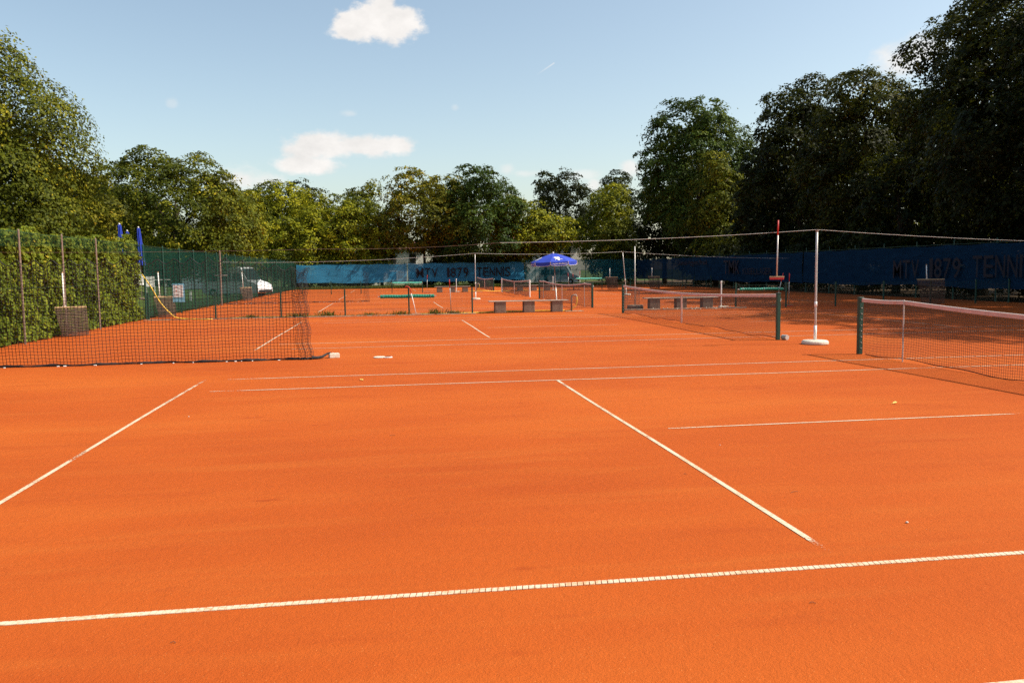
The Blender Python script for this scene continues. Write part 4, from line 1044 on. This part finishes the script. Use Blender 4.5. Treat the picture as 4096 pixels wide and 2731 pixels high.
# undergrowth
def shrub(loc, H_, Rr, kind, label, group, seed):
    o = tree(loc, H_, Rr, .15, kind, label, seed, n=8, leaf=.2, dens=34, clump=.5, trunk=.06, name='shrub', group=group); o['category'] = 'shrub'; return o
for i in range(9):
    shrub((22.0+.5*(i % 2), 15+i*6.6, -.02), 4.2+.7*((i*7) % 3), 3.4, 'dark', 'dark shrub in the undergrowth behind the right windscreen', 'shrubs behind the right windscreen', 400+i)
for i, (px, y, h) in enumerate(((1190, 83.5, 3.6), (1290, 85, 4.2), (1400, 83.0, 3.4), (1465, 85, 3.4), (1725, 84.5, 3.0), (1800, 84, 4.4), (1890, 83, 3.6), (1985, 85, 4.4), (2035, 83.6, 3.0), (2450, 84, 3.8), (2520, 83, 4.4))):
    y += 2.0; q = at_y(px, 1050, y); shrub((q[0], y, -.03), h, 2.3, ('dark', 'olive')[i % 3 == 0], 'leafy shrub in the undergrowth behind the far windscreen', 'shrubs behind the far windscreen', 420+i)

# ivy on the left fence
rg = np.random.default_rng(5)
n = 80000
Y = rg.uniform(3.0, 25.1, n); keep = (Y > 11.5) | (rg.random(n) < .35); Y = Y[keep]; n = len(Y)
topz = 2.86+.10*np.sin(Y*1.3)+.07*np.sin(Y*3.7)+np.where(Y > 22.5, .30*np.sin((Y-22.5)/2.6*3.14), 0)
Z = .04+(topz-.04)*rg.random(n)**.95
bulge = .06*np.sin(Y*2.1+Z*3)+.05*np.sin(Y*5.3-Z*4.1)+.04*np.sin(Z*9+Y*3)+.04*np.sin(Y*11+Z*7)
X = -18.10-.12+bulge+rg.normal(0, .05, n)-np.abs(rg.normal(0, .10, n))+np.where(Z < .6, .12*(1-Z/.6), 0)
N = np.stack([np.full(n, 1.0), np.zeros(n), np.full(n, .45)], 1)+rg.normal(size=(n, 3))*.55
t_ = np.clip(.48+.5*bulge+.10*np.sin(Y*.9)+rg.normal(0, .17, n), 0, 1)
hole = (np.sin(Y*4.7+1.3*np.sin(Z*3.1))*np.sin(Z*5.2+1.1*np.sin(Y*2.9)) > .86) & (rg.random(n) < .7)
X, Y, Z, N, t_ = X[~hole], Y[~hole], Z[~hole], N[~hole], t_[~hole]; n = len(X)
ih = tag(empty('ivy_hedge', (-18.1, 14, 0)), 'dense sunlit ivy hedge grown over the left fence', 'hedge')
qm = leaf_quads(np.stack([X+18.1, Y-14, Z], 1), N, np.full(n, .105), rg, .8)
link('foliage', quads_mesh('foliage', qm, LEAF['hedge'], t_), ih)
b = MB()
for y in np.arange(3.2, 25, .55): b.tube([(-.22, y-14, 0), (-.2, y-13.9+.1*math.sin(y*7), 1.3), (-.2, y-13.95, 2.5)], [.02, .014, .006], 5)
b.build('stems', M['bark'], ih)

# weeds and dry grass
def tuft(name, loc, n_, h, spread, label, group, seed, kind=None):
    rg = np.random.default_rng(seed); P = []
    base = rg.normal(size=(n_, 2))*np.array(spread)*.5
    an = rg.uniform(0, 2*math.pi, n_); hh = h*rg.uniform(.4, 1.1, n_); ln = hh*rg.uniform(.1, .7, n_); wv = rg.uniform(.006, .014, n_)
    dx, dy = np.cos(an), np.sin(an)
    A = np.stack([base[:, 0]-dy*wv, base[:, 1]+dx*wv, np.zeros(n_)], 1); B = np.stack([base[:, 0]+dy*wv, base[:, 1]-dx*wv, np.zeros(n_)], 1)
    C_ = np.stack([base[:, 0]+dx*ln*.5+dy*wv*.7, base[:, 1]+dy*ln*.5-dx*wv*.7, hh*.7], 1); D = np.stack([base[:, 0]+dx*ln, base[:, 1]+dy*ln, hh], 1)
    o = link(name, quads_mesh(name, np.stack([A, B, C_, D], 1), M['blade'], np.clip(rg.normal(.4, .25, n_), 0, 1))); o.location = loc
    return tag(o, label, None if kind else 'weed', group, kind)
WD = [(1010, 'by the first fence post'), (1190, 'under the hanging edge of the divider net'), (1305, 'under the low fence beside the divider net'), (1480, 'left of the middle fence posts'), (1600, 'beside the hooked broom'), (1745, 'at the broom behind the low fence'), (1820, 'at the last low fence post')]
for i, (px, wh) in enumerate(WD):
    q = at_y(px, 1262, FY-.08); tuft('weed_tuft', (q[0], FY-.06, .0), 110, .16+.05*(i % 3), (.34, .10), 'small green weed tuft '+wh, 'weeds along the low fence', 200+i)
tuft('dry_grass', (-1, 79.1, -.03), 26000, .34, (16, .5), None, None, 300, 'stuff')
tuft('fence_grass', (-11.5, FY-.02, .0), 2600, .07, (5.0, .10), None, None, 301, 'stuff')
q = tuft('lawn_edge_grass', (-18.28, 34, 0), 5200, .12, (.10, 14), None, None, 302, 'stuff')

# pebbles below the right bench
b = MB(); rgp = np.random.default_rng(9)
for k in range(60):
    x = rgp.uniform(1.6, 5.2); y = FY+.02+rgp.normal(0, .12); r_ = rgp.uniform(.012, .032)
    b.lathe([(r_*.5, 0), (r_, r_*.4), (r_*.8, r_*.9), (r_*.3, r_*1.1)], (x, y, .0 if abs(y-FY-.05) > .08 else .05), 6)
tag(b.build('gravel', M['pebble']), kind='stuff')

# ------------------------------------------------------------------ bits lying on the clay
def fallen_leaf(px, py, s_, label, rz, mat='leaf_yellow'):
    q = gnd(px, py); b = MB()
    b.add([(-s_*.5, 0, .006), (-s_*.1, -s_*.28, .012), (s_*.3, -s_*.16, .02), (s_*.5, 0, .012), (s_*.25, s_*.2, .024), (-s_*.15, s_*.27, .014), (0, 0, .004)], [(0, 1, 6), (1, 2, 6), (2, 3, 6), (3, 4, 6), (4, 5, 6), (5, 0, 6)])
    b.tube([(-s_*.5, 0, .006), (-s_*.85, s_*.05, .004)], .0025, 4)
    o = tag(b.build('fallen_leaf', M[mat]), label, 'leaf', 'fallen leaves on the clay'); o.location = (q[0], q[1], .004); o.rotation_euler = (0, 0, rz); return o
fallen_leaf(3581, 1614, .085, 'yellow fallen leaf near the front net', .4)
fallen_leaf(1447, 1521, .10, 'yellow fallen leaf between the two far sidelines', 1.9)
def pebble(px, py, s_, label):
    q = gnd(px, py); b = MB(); b.lathe([(s_*.5, 0), (s_, s_*.35), (s_*.95, s_*.8), (s_*.5, s_*1.15), (s_*.1, s_*1.2)], (0, 0, 0), 9)
    o = tag(b.build('pebble', M['pebble'], smooth=True), label, 'pebble', 'pebbles on the clay'); o.location = (q[0], q[1], 0); o.rotation_euler = (0, 0, px); return o
pebble(3628, 2091, .010, 'pale pebble right of the service line')
pebble(755, 1667, .008, 'tiny white pebble right of the left baseline')
pebble(2880, 1780, .006, 'tiny pale pebble beside the centre service line')
def twig(px, py, L, rz, label):
    q = gnd(px, py); b = MB(); b.tube([(-L/2, 0, .004), (0, .008, .007), (L/2, 0, .004)], .0018, 5)
    o = tag(b.build('twig', M['twig']), label, 'twig', 'twigs on the clay'); o.location = (q[0], q[1], 0); o.rotation_euler = (0, 0, rz); return o
twig(3178, 1969, .07, .25, 'thin twig right of the service line')
twig(692, 2572, .028, -.3, 'dark twig in front of the near sideline at left')
twig(3250, 2413, .03, -.5, 'dark twig in front of the near sideline at right')
twig(2740, 1897, .022, -.2, 'short twig close to the service line')
twig(1570, 1742, .06, .2, 'thin twig in the left court half')

# ------------------------------------------------------------------ closed parasols and white furniture on the lawn terrace
def closed_parasol(px, pytop, y, label, zb=1.0):
    q = at_y(px, pytop, y); z0 = lawn_z(q[0], y); H = float(q[2])-z0
    rt = tag(empty('closed_parasol', (q[0], y, z0)), label, 'parasol', 'closed blue parasols behind the ivy')
    b = MB(); b.tube([(0, 0, 0), (0, 0, H-.03)], .024, 8); b.build('pole', M['steel'], rt, True)
    b = MB(); n_ = 16; V = []; F = []; prof = [(.03, H-.02), (.075, H-.10), (.10, H-.6), (.12, H-1.2), (.15, H-1.7), (.17, H-1.95)]
    for r_, z in prof:
        for k in range(n_):
            an = 2*math.pi*k/n_; rr = r_*(1.15 if k % 2 else .72); V.append((rr*math.cos(an)+.04*(H-z), rr*math.sin(an), z))
    F = [(i*n_+k, (i+1)*n_+k, (i+1)*n_+(k+1) % n_, i*n_+(k+1) % n_) for i in range(len(prof)-1) for k in range(n_)]+[tuple(range(n_))]
    b.add(V, F); b.build('folded_canopy', M['parasol_blue'], rt)
    b = MB(); b.lathe([(.045, H-.03), (.045, H+.0), (.02, H+.03)], (0, 0, 0), 10); b.build('cap', M['logo_white'], rt)
    b = MB(); b.lathe([(.22, 0), (.22, .07), (.05, .09)], (0, 0, 0), 16); b.build('foot', M['concrete'], rt)
    b = MB(); b.tube([(.03+.08*math.cos(q_), .02+.15*math.sin(q_), H-1.62) for q_ in np.linspace(0, 6.283, 13)], .025, 5); b.build('printed_band', M['logo_white'], rt)
    return rt
closed_parasol(477, 895, 36.0, 'left of the three closed blue parasols above the ivy')
closed_parasol(508, 922, 39.5, 'middle closed blue parasol whose tip barely shows')
closed_parasol(553, 909, 37.5, 'right closed blue parasol seen down to its lettered hem')
def bench_table(px, py, y, label):
    q = at_y(px, py, y); z0 = lawn_z(q[0], y); h = max(.6, float(q[2])-z0)
    rt = tag(empty('beer_table', (q[0], y, z0)), label, 'table')
    b = MB(); b.bbox((0, 0, h), (2.0, .6, .04), .008); b.build('top', M['white_paint'], rt)
    for x in (-.8, .8):
        b = MB(); b.tube([(x, -.22, 0), (x, .2, h-.02)], .018, 6); b.tube([(x, .22, 0), (x, -.2, h-.02)], .018, 6); b.build('leg', M['steel'], rt)
    return rt
bench_table(600, 1120, 40.0, 'white topped table under the right closed parasol')
def lounge_chair(px, py, y, label):
    q = at_y(px, py, y); z0 = lawn_z(q[0], y)
    rt = tag(empty('garden_chair', (q[0], y, z0), R(20)), label, 'chair', 'white garden chairs on the terrace')
    b = MB(); b.bbox((0, 0, .44), (.5, .48, .04), .01); b.build('seat', M['white_paint'], rt)
    b = MB(); b.bbox((0, .25, .74), (.5, .04, .56), .01); b.build('backrest', M['white_paint'], rt)
    for x in (-.22, .22):
        for yy in (-.2, .22): b = MB(); b.tube([(x, yy, 0), (x, yy, .43)], .018, 6); b.build('leg', M['white_paint'], rt)
    return rt
lounge_chair(562, 1112, 40.9, 'left white garden chair behind the table'); lounge_chair(600, 1112, 41.1, 'right white garden chair behind the table')
# white notice post on the lawn
q = at_y(760, 1140, 43.0); zz = lawn_z(q[0], 43.0)
o = tag(empty('marker_post', (q[0], 43.0, zz)), 'short white marker post on the lawn behind the score sign', 'post')
b = MB(); b.bbox((0, 0, .28), (.12, .10, .56), .01); b.build('post', M['white_paint'], o); b = MB(); b.bbox((0, 0, .57), (.13, .11, .02), .004); b.build('cap', M['steel'], o)

# ------------------------------------------------------------------ parked vans
def van(loc, rz, label, paint, L=4.6, Wd=1.85, H=1.95):
    rt = tag(empty('parked_van', tuple(loc), rz), label, 'van', 'vans parked outside the fences')
    side = [(-L/2, .42), (-L/2+.03, 1.05), (-L/2+.10, H-.12), (-L/2+.3, H), (.55, H), (.85, H-.06), (1.42, 1.18), (1.95, 1.02), (2.22, .86), (L/2, .62), (L/2, .36), (L/2-.1, .28), (-L/2+.1, .28)]
    b = MB(); n_ = len(side); hw_ = Wd/2; V = []
    for y, ins in ((-hw_, 1), (hw_, 1)):
        for x, z in side: V.append((x, y*(1-.10*max(0, (z-1.0))/.95), z))
    F = [tuple(range(n_)), tuple(range(2*n_-1, n_-1, -1))]+[(i, n_+i, n_+(i+1) % n_, (i+1) % n_) for i in range(n_)]
    b.add(V, F); body = b.build('body', M[paint], rt)
    for sg in (-1, 1):
        for x0, x1, xt0, xt1 in ((-2.05, -1.0, -1.98, -1.02), (-.9, .1, -.9, .08), (.2, 1.2, .2, .72)):
            yb, yt = sg*(hw_*(1-.10*.17)+.004), sg*(hw_*(1-.10*.8)+.006)
            b = MB(); b.add([(x0, yb, 1.14), (x1, yb, 1.14), (xt1, yt, 1.74), (xt0, yt, 1.74)], [(0, 1, 2, 3) if sg < 0 else (3, 2, 1, 0)]); b.build('side_window', M['glass_dark'], rt)
        b = MB(); b.bbox((1.1, sg*(hw_+.10), 1.2), (.12, .18, .2), .03); b.build('mirror', M['rubber'], rt)
        b = MB(); b.bbox((2.18, sg*.66, .78), (.16, .34, .17), .03); b.build('headlight', M['lamp_glass'], rt)
        for x in (-1.45, 1.45):
            w_ = MB(); w_.lathe([(.20, -.1), (.31, -.1), (.325, -.05), (.325, .05), (.31, .1), (.20, .1)], (0, 0, 0), 20); wh = w_.build('wheel', M['rubber'], rt); wh.location = (x, sg*(hw_-.09), .325); wh.rotation_euler = (R(90), 0, 0)
            w_ = MB(); w_.lathe([(.19, -.095), (.19, .095), (.05, .105)], (0, 0, 0), 14); w_.build('rim', M['silver'], wh)
    b = MB(); b.add([(.93, -hw_*.82, H-.12), (.93, hw_*.82, H-.12), (1.40, hw_*.9, 1.23), (1.40, -hw_*.9, 1.23)], [(0, 1, 2, 3)]); ws = b.build('windscreen', M['glass_dark'], rt); ws.location = (.02, 0, .02)
    b = MB(); b.bbox((L/2-.03, 0, .42), (.12, Wd*.94, .22), .04); b.build('bumper', M['rubber'], rt)
    return rt
vq = at_y(950, 1150, 55.0)
van((vq[0], 55.0, .02), R(-24), 'silver van parked on the lawn side behind the green fence', 'silver', H=2.15)
vq = at_y(2255, 1100, 86)
van((vq[0], 88.5, -.03), R(-20), 'white van parked behind the teal windscreen', 'wall_white', H=2.2)

# ------------------------------------------------------------------ white houses behind the trees
def house(x0, x1, y, h, label, wins, depth=9.0, ridge=1.2):
    rt = tag(empty('white_house', (x0, y, -.03)), label, 'house', 'white houses beyond the far trees')
    L = x1-x0; b = MB(); b.box((L/2, depth/2, h/2), (L, depth, h)); b.build('wall', M['wall_white'], rt)
    b = MB(); e = .5; b.add([(-e, -e, h+.01), (L+e, -e, h+.01), (L+e, depth+e, h+.01), (-e, depth+e, h+.01), (-e, depth/2, h+ridge), (L+e, depth/2, h+ridge)], [(0, 1, 5, 4), (2, 3, 4, 5), (0, 4, 3), (1, 2, 5), (0, 3, 2, 1)]); b.build('roof', M['roof_red'], rt)
    for wx, wz, ww, whh in wins:
        b = MB(); b.box((wx, -.01, wz), (ww, .06, whh)); wd_ = b.build('window', M['white_paint'], rt)
        b = MB(); b.box((wx, -.045, wz), (ww-.14, .02, whh-.14)); b.build('pane', M['glass_dark'], wd_)
        b = MB(); b.box((wx, -.08, wz-whh/2-.04), (ww+.2, .16, .06)); b.build('sill', M['concrete_light'], wd_)
    return rt
house(-12.0, -4.0, 103, 4.6, 'white house with one small window behind the yellowing trees', [(4.0, 3.4, 1.0, 1.4), (6.6, 3.4, 1.0, 1.4), (1.6, 3.4, 1.0, 1.4), (4.0, 1.2, 1.0, 1.2), (6.6, 1.2, 1.0, 1.2)])
house(7.0, 17.5, 104, 5.2, 'white house behind the open parasol and teal windscreen', [(2.2, 3.9, 1.1, 1.4), (5.4, 3.9, 1.1, 1.4), (8.6, 3.9, 1.1, 1.4), (2.2, 1.5, 1.1, 1.3), (5.4, 1.5, 1.1, 1.3), (8.6, 1.5, 1.1, 1.3)])
house(-34, -25, 92, 3.2, 'low white house behind the van and green fence', [(2.0, 1.8, 1.0, 1.2), (4.5, 1.8, 1.0, 1.2), (7.0, 1.8, 1.0, 1.2)], 7, 2.0)
